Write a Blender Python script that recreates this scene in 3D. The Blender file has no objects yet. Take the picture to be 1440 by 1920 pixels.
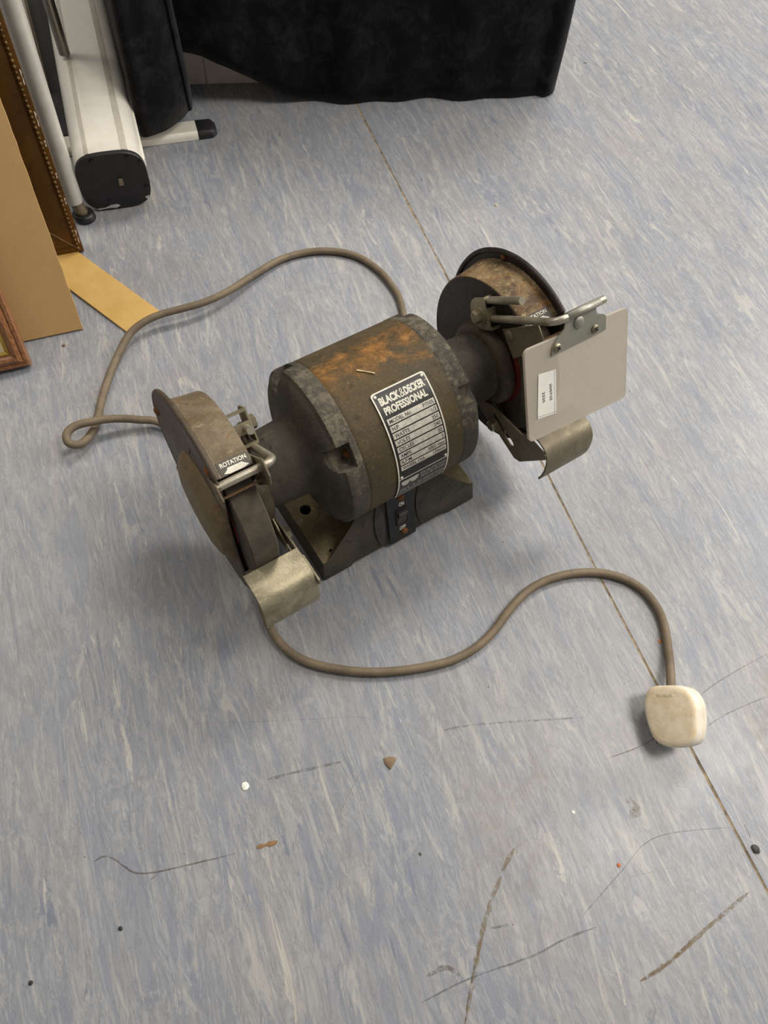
import bpy, bmesh, math, random
from mathutils import Vector, Matrix, noise as mnoise
random.seed(7)
SC = bpy.context.scene
COL = SC.collection
PI = math.pi

# ------------------------------------------------------------------ camera
CAM = Vector((-0.2451568, -0.32296861, 0.71405226))
YAW, PITCH, ROLL, FPX = 0.71134233, 1.08444508, 0.1554185, 1397.09
FW = Vector((math.sin(YAW)*math.cos(PITCH), math.cos(YAW)*math.cos(PITCH), -math.sin(PITCH)))
R0 = Vector((math.cos(YAW), -math.sin(YAW), 0)); U0 = R0.cross(FW)
RT = math.cos(ROLL)*R0 + math.sin(ROLL)*U0
UP = -math.sin(ROLL)*R0 + math.cos(ROLL)*U0
cd = bpy.data.cameras.new('camera'); cam = bpy.data.objects.new('camera', cd); COL.objects.link(cam)
cd.sensor_fit = 'VERTICAL'; cd.sensor_height = 36.0; cd.lens = FPX/1920*36.0; cd.clip_start = 0.01
M = Matrix((RT, UP, -FW)).transposed().to_4x4(); M.translation = CAM
cam.matrix_world = M
SC.camera = cam

def at(px, py, z=0.0):
    d = RT*((px-720)/FPX) - UP*((py-960)/FPX) + FW
    return CAM + d*((z-CAM.z)/d.z)

# ------------------------------------------------------------------ world, lamps, exposure
SC.view_settings.view_transform = 'Standard'; SC.view_settings.look = 'None'
SC.view_settings.gamma = 1.0; SC.view_settings.use_curve_mapping = False
SC.view_settings.exposure = 0.0
w = bpy.data.worlds.new('room_light'); SC.world = w; w.use_nodes = True
w.node_tree.nodes['Background'].inputs[0].default_value = (1.0, 0.975, 0.94, 1)
w.node_tree.nodes['Background'].inputs[1].default_value = 0.24

AX1 = Vector((0.975, -0.222, 0)).normalized(); AX2 = Vector((0.222, 0.975, 0)).normalized()
def room(e1, e2, z=0.0): return AX1*e1 + AX2*e2 + Vector((0, 0, z))

def panel(name, e1, e2, z, sx, sy, watts, col):
    l = bpy.data.lights.new(name, 'AREA'); l.shape = 'RECTANGLE'; l.size = sx; l.size_y = sy
    l.energy = watts; l.color = col
    o = bpy.data.objects.new(name, l); COL.objects.link(o); o.location = room(e1, e2, z)
    o.rotation_euler = (0, 0, math.atan2(AX1.y, AX1.x))
    return o
panel('ceiling_panel', 1.15, 1.45, 2.55, 1.2, 0.6, 54, (1.0, 0.95, 0.88))
panel('ceiling_panel', -1.3, 1.25, 2.55, 1.2, 0.6, 20, (1.0, 0.95, 0.88))
panel('ceiling_panel', 1.4, -0.5, 2.55, 1.2, 0.6, 38, (1.0, 0.95, 0.88))
right_lamp = panel('right_light', 2.3, 0.25, 1.35, 1.3, 1.3, 44, (1.0, 0.98, 0.95))  # unseen source on the right, added to brighten that side of the floor
right_lamp.rotation_euler = (AX1*-1 + Vector((0, 0, -0.25))).to_track_quat('-Z', 'Z').to_euler()

# ------------------------------------------------------------------ object helpers
def tag(o, label=None, cat=None, group=None, kind=None):
    if label: o['label'] = label
    if cat: o['category'] = cat
    if group: o['group'] = group
    if kind: o['kind'] = kind
    return o
def thing(name, label, cat, loc=(0, 0, 0), group=None):
    o = bpy.data.objects.new(name, None); COL.objects.link(o); o.location = loc
    o.empty_display_size = 0.05
    return tag(o, label, cat, group)
def link(name, me, mat, parent=None, smooth=35):
    o = bpy.data.objects.new(name, me); COL.objects.link(o)
    for m in (mat if isinstance(mat, (list, tuple)) else [mat]): me.materials.append(m)
    if smooth is not None:
        me.shade_smooth(); me.set_sharp_from_angle(angle=math.radians(smooth))
    if parent: o.parent = parent; o.matrix_parent_inverse = Matrix()
    return o

class MB:
    def __init__(s): s.v = []; s.f = []; s.mi = []
    def add(s, vs, fs, mi=0):
        b = len(s.v); s.v += [Vector(q) for q in vs]
        for f in fs: s.f.append([b+i for i in f]); s.mi.append(mi)
    def grid(s, rows, cu=False, cv=False, mi=0):
        nr, nc = len(rows), len(rows[0]); vs = [q for r in rows for q in r]; fs = []
        for i in range(nr if cu else nr-1):
            for j in range(nc if cv else nc-1):
                i2 = (i+1) % nr; j2 = (j+1) % nc
                fs.append([i*nc+j, i*nc+j2, i2*nc+j2, i2*nc+j])
        s.add(vs, fs, mi)
    def loft(s, rings, cap0=True, cap1=True, mi=0):
        n = len(rings[0]); s.grid(rings, False, True, mi)
        b = len(s.v) - n*len(rings)
        if cap0: s.f.append([b+j for j in range(n)][::-1]); s.mi.append(mi)
        if cap1: s.f.append([b+(len(rings)-1)*n+j for j in range(n)]); s.mi.append(mi)
    def tube(s, pts, r, n=10, cap=True, mi=0):
        pts = [Vector(q) for q in pts]; rings = []
        t0 = (pts[1]-pts[0]).normalized()
        nrm = t0.orthogonal().normalized()
        for i, q in enumerate(pts):
            a = pts[max(i-1, 0)]; b = pts[min(i+1, len(pts)-1)]
            t = (b-a).normalized(); nrm = (nrm - t*nrm.dot(t)).normalized(); bn = t.cross(nrm)
            rr = r(i) if callable(r) else r
            rings.append([q + nrm*rr*math.cos(2*PI*k/n) + bn*rr*math.sin(2*PI*k/n) for k in range(n)])
        s.loft(rings, cap, cap, mi)
    def build(s, name, mat, parent=None, smooth=35, bevel=0, seg=2):
        me = bpy.data.meshes.new(name); me.from_pydata(s.v, [], s.f); me.update()
        bm = bmesh.new(); bm.from_mesh(me)
        bmesh.ops.remove_doubles(bm, verts=bm.verts, dist=1e-6)
        bmesh.ops.recalc_face_normals(bm, faces=bm.faces)
        if bevel:
            es = [e for e in bm.edges if len(e.link_faces) == 2 and e.calc_face_angle(0) > 0.7]
            bmesh.ops.bevel(bm, geom=es, offset=bevel, segments=seg, affect='EDGES', profile=0.6)
        bm.to_mesh(me); bm.free()
        if max(s.mi) > 0 and not bevel and len(me.polygons) == len(s.mi):
            for p, i in zip(me.polygons, s.mi): p.material_index = i
        return link(name, me, mat, parent, smooth)

def box(c, hx, hy, hz, X=None, Y=None, Z=None):
    c = Vector(c); X = X or Vector((1, 0, 0)); Y = Y or Vector((0, 1, 0)); Z = Z or Vector((0, 0, 1))
    vs = [c + X*hx*a + Y*hy*b + Z*hz*d for d in (-1, 1) for b in (-1, 1) for a in (-1, 1)]
    return vs, [[0, 2, 3, 1], [4, 5, 7, 6], [0, 1, 5, 4], [2, 6, 7, 3], [0, 4, 6, 2], [1, 3, 7, 5]]

def catmull(pts, n=8, closed=False):
    pts = [Vector(q) for q in pts]; out = []; m = len(pts)
    for i in range(m if closed else m-1):
        if closed: a, b, c, d = pts[i-1], pts[i], pts[(i+1) % m], pts[(i+2) % m]
        else: a, b, c, d = pts[max(i-1, 0)], pts[i], pts[i+1], pts[min(i+2, m-1)]
        for k in range(n):
            t = k/n
            out.append(0.5*((2*b) + (c-a)*t + (2*a-5*b+4*c-d)*t*t + (3*b-a-3*c+d)*t**3))
    if not closed: out.append(pts[-1])
    return out

def curve_mesh(outlines, thick, bevel=0.0):
    """flat 2D outlines (first outer, rest holes) -> solid mesh, u,v in XY, centred on z"""
    cu = bpy.data.curves.new('t', 'CURVE'); cu.dimensions = '2D'; cu.fill_mode = 'BOTH'
    for ol in outlines:
        sp = cu.splines.new('POLY'); sp.points.add(len(ol)-1)
        for p, q in zip(sp.points, ol): p.co = (q[0], q[1], 0, 1)
        sp.use_cyclic_u = True
    cu.extrude = max(thick/2-bevel, 0); cu.bevel_depth = bevel; cu.bevel_resolution = 1
    if bevel: cu.offset = -bevel
    o = bpy.data.objects.new('t', cu); COL.objects.link(o)
    dg = bpy.context.evaluated_depsgraph_get()
    me = bpy.data.meshes.new_from_object(o.evaluated_get(dg))
    bpy.data.objects.remove(o); bpy.data.curves.remove(cu)
    return me
def sheet(name, outlines, thick, O, U, V, mat, parent, bevel=0.0003, smooth=35):
    me = curve_mesh(outlines, thick, bevel)
    O = Vector(O); U = Vector(U).normalized(); V = Vector(V).normalized(); N = U.cross(V)
    for v in me.vertices: c = v.co.copy(); v.co = O + U*c.x + V*c.y + N*c.z
    me.materials.clear()
    return link(name, me, mat, parent, smooth)
def text_verts(s, bold=0.0):
    cu = bpy.data.curves.new('t', 'FONT'); cu.body = s; cu.size = 1.0; cu.offset = bold; cu.resolution_u = 3
    o = bpy.data.objects.new('t', cu); COL.objects.link(o)
    dg = bpy.context.evaluated_depsgraph_get()
    me = bpy.data.meshes.new_from_object(o.evaluated_get(dg))
    vs = [v.co.copy() for v in me.vertices]; fs = [list(p.vertices) for p in me.polygons]
    bpy.data.objects.remove(o); bpy.data.curves.remove(cu); bpy.data.meshes.remove(me)
    return vs, fs
def text_box(s, u0, u1, v0, v1, fn, mb, bold=0.0, keep=None, vs_=math.radians(1)*0.0775):
    """text scaled into the box u0..u1, v0..v1 and mapped by fn(u, v); keep='L'/'R' keeps glyph width = factor"""
    vs, fs = text_verts(s, bold)
    xs = [v.x for v in vs]; ys = [v.y for v in vs]
    xa, xb, ya, yb = min(xs), max(xs), min(ys), max(ys)
    if keep:
        wd = (xb-xa)/(yb-ya)*abs(v1-v0)*vs_*keep[1]
        if keep[0] == 'L': u1 = u0+wd
        else: u0 = u1-wd
    mb.add([fn(u0+(v.x-xa)/(xb-xa)*(u1-u0), v0+(v.y-ya)/(yb-ya)*(v1-v0)) for v in vs], fs)

def lathe_x(prof, n=64, a0=0.0, a1=None, hs=None, close=True):
    """profile of (x, r) turned about the shaft; angles in degrees, 0 = towards the front, 90 = up"""
    full = a1 is None
    N = n if full else n+1
    rows = []
    for x, r in prof:
        rows.append([PT(x, r, (360.0*k/n if full else a0+(a1-a0)*k/n)) for k in range(N)])
    return rows, full

# ------------------------------------------------------------------ materials
def lin(c):
    c = c/255.0
    return c/12.92 if c <= 0.04045 else ((c+0.055)/1.055)**2.4
def S(r, g, b): return (lin(r), lin(g), lin(b), 1.0)
class NT:
    def __init__(s, name):
        s.m = bpy.data.materials.new(name); s.m.use_nodes = True; s.t = s.m.node_tree
        s.b = s.t.nodes['Principled BSDF']; s.out = s.t.nodes['Material Output']
        s.co = s.n('ShaderNodeTexCoord').outputs['Object']
    def n(s, typ, **kw):
        nd = s.t.nodes.new(typ)
        for k, v in kw.items(): setattr(nd, k, v)
        return nd
    def set(s, sock, v):
        if isinstance(v, bpy.types.NodeSocket): s.t.links.new(v, sock)
        else: sock.default_value = v
    def math(s, op, a, b=None, c=None, clamp=False):
        nd = s.n('ShaderNodeMath', operation=op, use_clamp=clamp)
        s.set(nd.inputs[0], a)
        if b is not None: s.set(nd.inputs[1], b)
        if c is not None: s.set(nd.inputs[2], c)
        return nd.outputs[0]
    def noise(s, scale, detail=6, rough=0.6, dist=0.0, vec=None, off=None):
        nd = s.n('ShaderNodeTexNoise'); v = vec or s.co
        if off: v = s.vm('ADD', v, off)
        s.set(nd.inputs['Vector'], v); nd.inputs['Scale'].default_value = scale
        nd.inputs['Detail'].default_value = detail; nd.inputs['Roughness'].default_value = rough
        nd.inputs['Distortion'].default_value = dist
        return nd.outputs[0]
    def vm(s, op, a, b=None):
        nd = s.n('ShaderNodeVectorMath', operation=op); s.set(nd.inputs[0], a)
        if b is not None: s.set(nd.inputs[1], b)
        return nd.outputs['Value'] if op in ('LENGTH', 'DOT_PRODUCT') else nd.outputs[0]
    def mapr(s, v, a, b, c=0.0, d=1.0, smooth=True):
        nd = s.n('ShaderNodeMapRange', interpolation_type='SMOOTHSTEP' if smooth else 'LINEAR')
        s.set(nd.inputs[0], v)
        for i, q in zip((1, 2, 3, 4), (a, b, c, d)): s.set(nd.inputs[i], q)
        return nd.outputs[0]
    def mix(s, f, a, b):
        nd = s.n('ShaderNodeMix', data_type='RGBA'); s.set(nd.inputs[0], f)
        s.set(nd.inputs[6], a); s.set(nd.inputs[7], b)
        return nd.outputs[2]
    def sep(s, v=None):
        nd = s.n('ShaderNodeSeparateXYZ'); s.set(nd.inputs[0], v or s.co); return nd.outputs
    def done(s, color=None, rough=None, metal=None, spec=None, bump=None, bstr=0.2, bdist=0.001):
        b = s.b
        if color is not None: s.set(b.inputs['Base Color'], color)
        if rough is not None: s.set(b.inputs['Roughness'], rough)
        if metal is not None: s.set(b.inputs['Metallic'], metal)
        if spec is not None: s.set(b.inputs['Specular IOR Level'], spec)
        if bump is not None:
            nd = s.n('ShaderNodeBump'); nd.inputs['Strength'].default_value = bstr
            nd.inputs['Distance'].default_value = bdist; s.set(nd.inputs['Height'], bump)
            s.t.links.new(nd.outputs[0], b.inputs['Normal'])
        return s.m
def plain(name, col, rough=0.5, metal=0.0, spec=0.5, var=0.12, sc=60):
    t = NT(name); nz = t.noise(sc, 6)
    dark = tuple(c*(1-var*2) for c in col[:3])+(1,); light = tuple(min(c*(1+var), 1) for c in col[:3])+(1,)
    return t.done(t.mix(t.mapr(nz, 0.3, 0.7), dark, light), rough, metal, spec, t.noise(sc*6, 3), 0.12, 0.0006)

def worn(name, base, alt, rust, dust, rust_lo=0.55, rust_hi=0.72, dust_lo=0.6, rough=0.6, metal=0.15, mask=None, sc=1.0, bstr=0.35, off=(0, 0, 0), dmask=None, grit=1.0, spec=0.28):
    """aged metal: two-tone paint, rust patches, grey-tan dust and grit, dark grime"""
    t = NT(name)
    n1 = t.noise(22*sc, 8, 0.68, 0.5, off=off); n2 = t.noise(38*sc, 10, 0.74, 0.6, off=(3.1+off[0], off[1], off[2]))
    n3 = t.noise(110*sc, 9, 0.78, off=(7, 1, off[2])); n4 = t.noise(520, 5, 0.75); n5 = t.noise(60*sc, 9, 0.75, 0.4, off=(1, 6+off[0], 2))
    c = t.mix(t.mapr(n1, 0.38, 0.62), base, alt)
    if mask: n2m = t.math('ADD', n2, t.math('MULTIPLY', mask(t), 0.34))
    else: n2m = n2
    rcol = t.mix(t.mapr(n3, 0.4, 0.62), tuple(q*0.42 for q in rust[:3])+(1,), rust)
    c = t.mix(t.math('MULTIPLY', t.mapr(n2m, rust_lo, rust_hi), 0.85), c, rcol)
    d3 = t.math('ADD', n3, t.math('MULTIPLY', dmask(t), 0.13)) if dmask else n3
    c = t.mix(t.math('MULTIPLY', t.mapr(d3, dust_lo-0.04, dust_lo+0.10), 0.6*grit), c, dust)
    c = t.mix(t.math('MULTIPLY', t.mapr(n5, 0.44, 0.34), 0.6*grit), c, tuple(q*0.35 for q in base[:3])+(1,))
    c = t.mix(t.math('MULTIPLY', t.mapr(n4, 0.57, 0.72), 0.6*grit), c, dust)
    c = t.mix(t.math('MULTIPLY', t.mapr(n4, 0.43, 0.32), 0.5*grit), c, tuple(q*0.4 for q in base[:3])+(1,))
    bump = t.math('ADD', t.math('MULTIPLY', n3, 0.8), t.math('MULTIPLY', n4, 0.5))
    return t.done(c, t.mapr(n1, 0.3, 0.7, rough-0.08, rough+0.15), metal, spec, bump, bstr, 0.0016)

def band_mask(t):     # wear on the raised band round each end cap
    x, y, z = t.sep()
    r = t.math('SQRT', t.math('ADD', t.math('MULTIPLY', y, y), t.math('POWER', t.math('SUBTRACT', z, 0.13327), 2.0)))
    up = t.mapr(z, 0.12, 0.20)
    ax = t.math('ABSOLUTE', x)
    pocket = t.math('MULTIPLY', t.mapr(r, 0.0690, 0.0672), t.math('MULTIPLY', t.mapr(ax, 0.0725, 0.0715), t.mapr(r, 0.055, 0.0575)))
    return t.math('ADD', t.math('MULTIPLY', t.mapr(r, 0.0752, 0.0764), t.math('MULTIPLY', up, 0.85)), t.math('MULTIPLY', pocket, 1.1))
def top_mask(t):
    x, y, z = t.sep()
    a = t.mapr(z, 0.188, 0.211); b = t.mapr(y, -0.038, 0.020)
    return t.math('MULTIPLY', t.math('MULTIPLY', a, b), 0.8)
def guard_mask(t):
    x, y, z = t.sep(); return t.mapr(z, 0.16, 0.222)

mDrum = worn('drum_paint', S(74, 64, 46), S(90, 76, 52), S(166, 116, 56), S(150, 128, 92), 0.62, 0.84, 0.62, 0.62, 0.05, top_mask, bstr=0.5)
mCap = worn('cast_end_cap', S(66, 62, 54), S(84, 79, 69), S(104, 82, 50), S(134, 123, 102), 0.66, 0.82, 0.61, 0.66, 0.05, bstr=0.8, dmask=band_mask)
def flat_mask(t):     # dust and rust that settled on the level faces of the casting
    nz = t.sep(t.n('ShaderNodeNewGeometry').outputs['Normal'])[2]
    return t.mapr(nz, 0.9, 0.99)
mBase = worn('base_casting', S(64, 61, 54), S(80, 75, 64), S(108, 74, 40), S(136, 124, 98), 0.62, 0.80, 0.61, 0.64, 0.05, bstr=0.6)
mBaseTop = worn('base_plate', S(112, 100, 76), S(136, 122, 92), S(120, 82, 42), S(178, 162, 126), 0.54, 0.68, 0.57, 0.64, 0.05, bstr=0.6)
mGuard = worn('guard_paint', S(98, 84, 62), S(122, 110, 90), S(150, 100, 48), S(176, 154, 118), 0.60, 0.74, 0.58, 0.58, 0.05, lambda t: t.math('MULTIPLY', guard_mask(t), 0.22), sc=1.2, bstr=0.4)
mGuardR = worn('guard_band_right', S(86, 70, 50), S(148, 124, 90), S(150, 100, 48), S(206, 180, 134), 0.56, 0.70, 0.55, 0.55, 0.05, lambda t: t.math('MULTIPLY', guard_mask(t), 0.25), sc=1.2, bstr=0.4, off=(5, 2, 1))
mFlangeR = worn('flange_black', S(38, 34, 30), S(54, 48, 41), S(112, 76, 44), S(134, 114, 88), 0.66, 0.82, 0.62, 0.42, 0.1, bstr=0.25, off=(9, 2, 1))
mCover = worn('cover_paint', S(76, 66, 54), S(90, 79, 65), S(146, 98, 48), S(150, 130, 100), 0.66, 0.82, 0.64, 0.52, 0.08, bstr=0.3, off=(2, 8, 3), grit=0.7)
mDome = worn('dome_lit_tan', S(104, 88, 62), S(128, 110, 80), S(150, 96, 44), S(176, 152, 112), 0.56, 0.70, 0.62, 0.5, 0.08, sc=1.3, bstr=0.3, off=(3, 1, 6), grit=0.8)  # rust plus a lighter tan than the cover: lit area put into colour
mCollar = worn('collar_paint', S(66, 58, 46), S(84, 74, 58), S(110, 84, 50), S(132, 116, 88), 0.62, 0.82, 0.58, 0.5, 0.12, bstr=0.4, off=(1, 4, 8))
mRust = worn('rusty_screw', S(134, 88, 54), S(108, 68, 42), S(160, 98, 52), S(150, 110, 80), 0.5, 0.7, 0.7, 0.8, 0.2, bstr=0.5)
mZinc = worn('zinc_plate', S(176, 166, 138), S(128, 120, 98), S(120, 76, 46), S(204, 194, 162), 0.66, 0.76, 0.58, 0.40, 0.65, bstr=0.2, grit=0.8, spec=0.5)
mDull = worn('dull_steel', S(144, 134, 110), S(122, 113, 93), S(122, 88, 56), S(176, 162, 130), 0.7, 0.85, 0.62, 0.46, 0.45, bstr=0.2, grit=0.6, spec=0.5)
mRod = worn('bright_rod', S(188, 180, 162), S(152, 142, 124), S(120, 86, 56), S(216, 208, 190), 0.70, 0.82, 0.6, 0.34, 0.65, bstr=0.1, grit=0.6, spec=0.5)
mGalv = worn('galvanised', S(166, 163, 150), S(148, 146, 134), S(120, 110, 96), S(190, 188, 176), 0.76, 0.9, 0.64, 0.42, 0.6, bstr=0.06, grit=0.35, spec=0.5)
mStone = plain('grinding_stone', S(92, 84, 72), 0.95, 0, 0.2, 0.12, 90)
mRed = plain('red_paper', S(120, 38, 30), 0.8, var=0.2)
mBlack = plain('black_plastic', S(32, 31, 32), 0.45, var=0.15)
mPlate = plain('nameplate_black', S(40, 38, 35), 0.42, 0.2, var=0.2, sc=120)
mCream = plain('cream_print', S(226, 220, 202), 0.6, var=0.07, sc=260)
mSilverBar = plain('nameplate_silver', S(206, 200, 186), 0.42, 0.25, var=0.12, sc=240)
mInk = plain('ink', S(26, 25, 24), 0.6)
mCord = worn('cord_rubber', S(124, 109, 88), S(108, 95, 77), S(120, 100, 80), S(150, 138, 120), 0.66, 0.8, 0.62, 0.55, 0.0, bstr=0.15, grit=0.5)
mSticker = plain('sticker_paper', S(244, 240, 230), 0.6, var=0.03)

def m_shield():
    t = NT('shield_glare')
    n = t.noise(40, 6, 0.6)
    t.b.inputs['Base Color'].default_value = S(206, 196, 180)  # ceiling glare on the clear plastic put into this hazy beige
    t.done(None, t.mapr(n, 0.3, 0.7, 0.22, 0.36), 0, 0.5, t.noise(300, 3), 0.05, 0.0004)
    tr = t.n('ShaderNodeBsdfTransparent'); tr.inputs[0].default_value = (0.9, 0.87, 0.82, 1)
    mx = t.n('ShaderNodeMixShader'); mx.inputs[0].default_value = 0.66
    t.t.links.new(tr.outputs[0], mx.inputs[1]); t.t.links.new(t.b.outputs[0], mx.inputs[2])
    t.t.links.new(mx.outputs[0], t.out.inputs[0])
    return t.m
mShield = m_shield()

def m_floor():
    t = NT('marbled_vinyl')
    mp = t.n('ShaderNodeMapping'); t.set(mp.inputs['Vector'], t.co)
    mp.inputs['Rotation'].default_value = (0, 0, math.atan2(0.222, 0.975))
    e = mp.outputs[0]
    def st(sx, sy, off=(0, 0, 0)):
        v = t.vm('MULTIPLY', e, (sx, sy, 1)); return t.vm('ADD', v, off)
    wob = t.vm('MULTIPLY', t.vm('SUBTRACT', t.n('ShaderNodeTexNoise').outputs['Color'], (0.5, 0.5, 0.5)), (0.02, 0.02, 0))
    wn = wob.node.inputs[0].links[0].from_node.inputs[0].links[0].from_node
    t.set(wn.inputs['Vector'], st(1, 0.3)); wn.inputs['Scale'].default_value = 14; wn.inputs['Detail'].default_value = 3
    def sn(scale, sy, off, detail=6, rough=0.6, dist=0.5, wobble=True):
        v = st(1, sy, off)
        if wobble: v = t.vm('ADD', v, wob)
        return t.noise(scale, detail, rough, dist, vec=v)
    base = t.mix(t.mapr(sn(9, 0.5, (1, 2, 0), 3), 0.3, 0.7), S(136, 139, 146), S(148, 146, 144))
    c = t.mix(t.math('MULTIPLY', t.mapr(sn(34, 0.18, (4, 0, 0), 7, 0.7, 1.4), 0.44, 0.64), 0.85), base, S(128, 132, 144))
    # fibrous ridges of the calendered sheet
    def ridge(scale, sy, off, wd, rough=0.65, dist=1.5):
        return t.mapr(t.math('ABSOLUTE', t.math('SUBTRACT', sn(scale, sy, off, 6, rough, dist), 0.5)), 0.0, wd, 1.0, 0.0)
    c = t.mix(t.math('MULTIPLY', ridge(48, 0.15, (0, 9, 0), 0.06), 0.5), c, S(166, 165, 162))
    c = t.mix(t.math('MULTIPLY', ridge(110, 0.18, (6, 1, 0), 0.05, 0.7), 0.55), c, S(116, 119, 127))
    c = t.mix(t.math('MULTIPLY', t.mapr(sn(140, 0.13, (0, 2, 0), 7, 0.7), 0.5, 0.68), 0.45), c, S(164, 164, 161))
    c = t.mix(t.math('MULTIPLY', t.mapr(sn(40, 0.17, (7, 3, 0), 8, 0.74, 2.0), 0.55, 0.62), 0.6), c, S(175, 172, 164))
    c = t.mix(t.math('MULTIPLY', t.mapr(sn(52, 0.11, (2, 7, 0), 7, 0.68, 1.6), 0.63, 0.67), 0.7), c, S(184, 180, 169))
    c = t.mix(t.math('MULTIPLY', t.mapr(sn(66, 0.12, (11, 5, 0), 7, 0.68, 1.6), 0.61, 0.67), 0.65), c, S(106, 112, 128))
    c = t.mix(t.math('MULTIPLY', t.mapr(sn(330, 0.2, (3, 3, 0), 6, 0.75), 0.5, 0.72), 0.4), c, S(118, 118, 120))
    c = t.mix(t.math('MULTIPLY', t.mapr(t.noise(420, 4, 0.7), 0.56, 0.74), 0.35), c, S(172, 170, 165))
    # dirt: broad brown grime and tiny dark specks
    grime = t.math('MULTIPLY', t.mapr(t.noise(4.5, 5, 0.6, off=(0.4, 0.3, 0)), 0.5, 0.72), t.mapr(t.noise(60, 7, 0.75), 0.35, 0.7))
    c = t.mix(t.math('MULTIPLY', grime, 0.38), c, S(136, 120, 102))
    c = t.mix(t.mapr(t.noise(170, 2, 0.5, off=(5, 5, 0)), 0.76, 0.8), c, S(70, 66, 62))
    wear = t.noise(150, 5, 0.7, off=(2, 1, 0))
    rough = t.math('ADD', t.mapr(t.noise(9, 4), 0.3, 0.7, 0.30, 0.42), t.math('MULTIPLY', grime, 0.15))
    bump = t.math('ADD', t.math('MULTIPLY', t.noise(55, 3, 0.5), 1.0), t.math('MULTIPLY', wear, 0.25))
    return t.done(c, rough, 0, 0.5, bump, 0.10, 0.002)
mFloor = m_floor()
mSeam = plain('seam_dirt', S(140, 124, 100), 0.8, var=0.3, sc=90)
mSeamDark = plain('seam_dark', S(92, 80, 64), 0.85, var=0.3, sc=60)  # darker brown tone for the seam groove

def m_cloth():
    t = NT('black_velvet')
    mp = t.n('ShaderNodeMapping'); t.set(mp.inputs['Vector'], t.co); mp.inputs['Scale'].default_value = (1, 1, 0.35)
    n1 = t.noise(30, 7, 0.7, 0.8); n2 = t.noise(260, 4, 0.6, 1.0, vec=mp.outputs[0])
    c = t.mix(t.mapr(n1, 0.42, 0.72), S(10, 9, 10), S(36, 35, 36))
    c = t.mix(t.math('MULTIPLY', t.mapr(n2, 0.5, 0.7), 0.4), c, S(8, 7, 8))
    t.b.inputs['Sheen Weight'].default_value = 0.08; t.b.inputs['Sheen Roughness'].default_value = 0.5
    return t.done(c, 0.95, 0, 0.1, n2, 0.5, 0.002)
mCloth = m_cloth()
def m_wood(name, a, b, rough, rot=(0, 0, 0), sc=(1, 12, 12), bands=30, coat=0.0):
    t = NT(name); mp = t.n('ShaderNodeMapping'); t.set(mp.inputs['Vector'], t.co)
    mp.inputs['Rotation'].default_value = rot; mp.inputs['Scale'].default_value = sc
    n = t.noise(bands, 7, 0.65, 0.8, vec=mp.outputs[0])
    t.b.inputs['Coat Weight'].default_value = coat
    return t.done(t.mix(t.mapr(n, 0.3, 0.7), a, b), rough, 0, 0.5, n, 0.1, 0.0006)

# ------------------------------------------------------------------ floor: two vinyl sheets either side of a recessed seam
SE1 = 0.206
def floor_xy(a, b, z): return AX1*a + AX2*b + Vector((0, 0, z))
mb = MB(); hw = 0.0019; dp = 0.0004; L0, L1, A0, A1 = -3.2, 3.2, -3.2, 3.2
N = 160
def wig(b): return SE1 + 0.0035*math.sin(b*2.6-0.6) + 0.0012*math.sin(b*9.0)
bs = [L0 + (L1-L0)*i/N for i in range(N+1)]
rows = []
for b in bs:
    s_ = wig(b); k = hw*(0.75+0.5*mnoise.noise(Vector((b*14, 0, 3))))
    rows.append([floor_xy(A0, b, 0), floor_xy(s_-k, b, 0), floor_xy(s_-k*0.6, b, -dp), floor_xy(s_+k*0.6, b, -dp), floor_xy(s_+k, b, 0), floor_xy(A1, b, 0)])
for i in range(N):
    for j in range(5):
        mb.add([rows[i][j], rows[i][j+1], rows[i+1][j+1], rows[i+1][j]], [[0, 1, 2, 3]], 1 if 0 < j < 4 else 0)
fl = MB(); fl.v = mb.v; fl.f = mb.f; fl.mi = mb.mi
me = bpy.data.meshes.new('floor'); me.from_pydata(mb.v, [], mb.f); me.update()
floor = link('floor', me, [mFloor, mSeam], None, None)
for p, i in zip(me.polygons, mb.mi): p.material_index = i
tag(floor, 'blue-grey marbled vinyl floor, worn and scuffed, with a welded seam', None, None, 'structure')


# scuffs and stains worn into the vinyl: thin ragged marks lying on the sheet
def m_scuff(col, amt, k, thin):
    t = NT('scuff'); n = t.noise(90 if thin else 160, 6, 0.75, off=(k, 0, 0))
    t.done(t.mix(t.mapr(t.noise(500, 3), 0.3, 0.7), col, tuple(q*0.7 for q in col[:3])+(1,)), 0.5, 0, 0.4)
    tr = t.n('ShaderNodeBsdfTransparent'); mx = t.n('ShaderNodeMixShader')
    t.set(mx.inputs[0], t.math('MULTIPLY', t.mapr(n, 0.28, 0.6) if thin else t.mapr(n, 0.38, 0.62), amt*(0.6 if thin else 0.85)))
    t.t.links.new(tr.outputs[0], mx.inputs[1]); t.t.links.new(t.b.outputs[0], mx.inputs[2]); t.t.links.new(mx.outputs[0], t.out.inputs[0])
    return t.m
SCN = [0]
def scuff(px, wd, col, amt):
    SCN[0] += 1; k = SCN[0]
    pts = catmull([at(*q) for q in px], 14); n = len(pts); mb = MB(); rows = []
    for i, q in enumerate(pts):
        d = (pts[min(i+1, n-1)]-pts[max(i-1, 0)]).normalized(); nr = Vector((-d.y, d.x, 0))
        e = min(1, 0.15+min(i, n-1-i)/(0.12*n+1))
        h = [wd*e*(0.45+0.7*abs(mnoise.noise(Vector((q.x*90, q.y*90, k*3.1+j*5))))) for j in (0, 1)]
        rows.append([q - nr*h[0] + Vector((0, 0, 0.00012)), q + Vector((0, 0, 0.00016)), q + nr*h[1] + Vector((0, 0, 0.00012))])
    mb.grid(rows); mb.build('scuff', m_scuff(col, amt, k*1.7, wd < 0.0013), floor, None)
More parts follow.
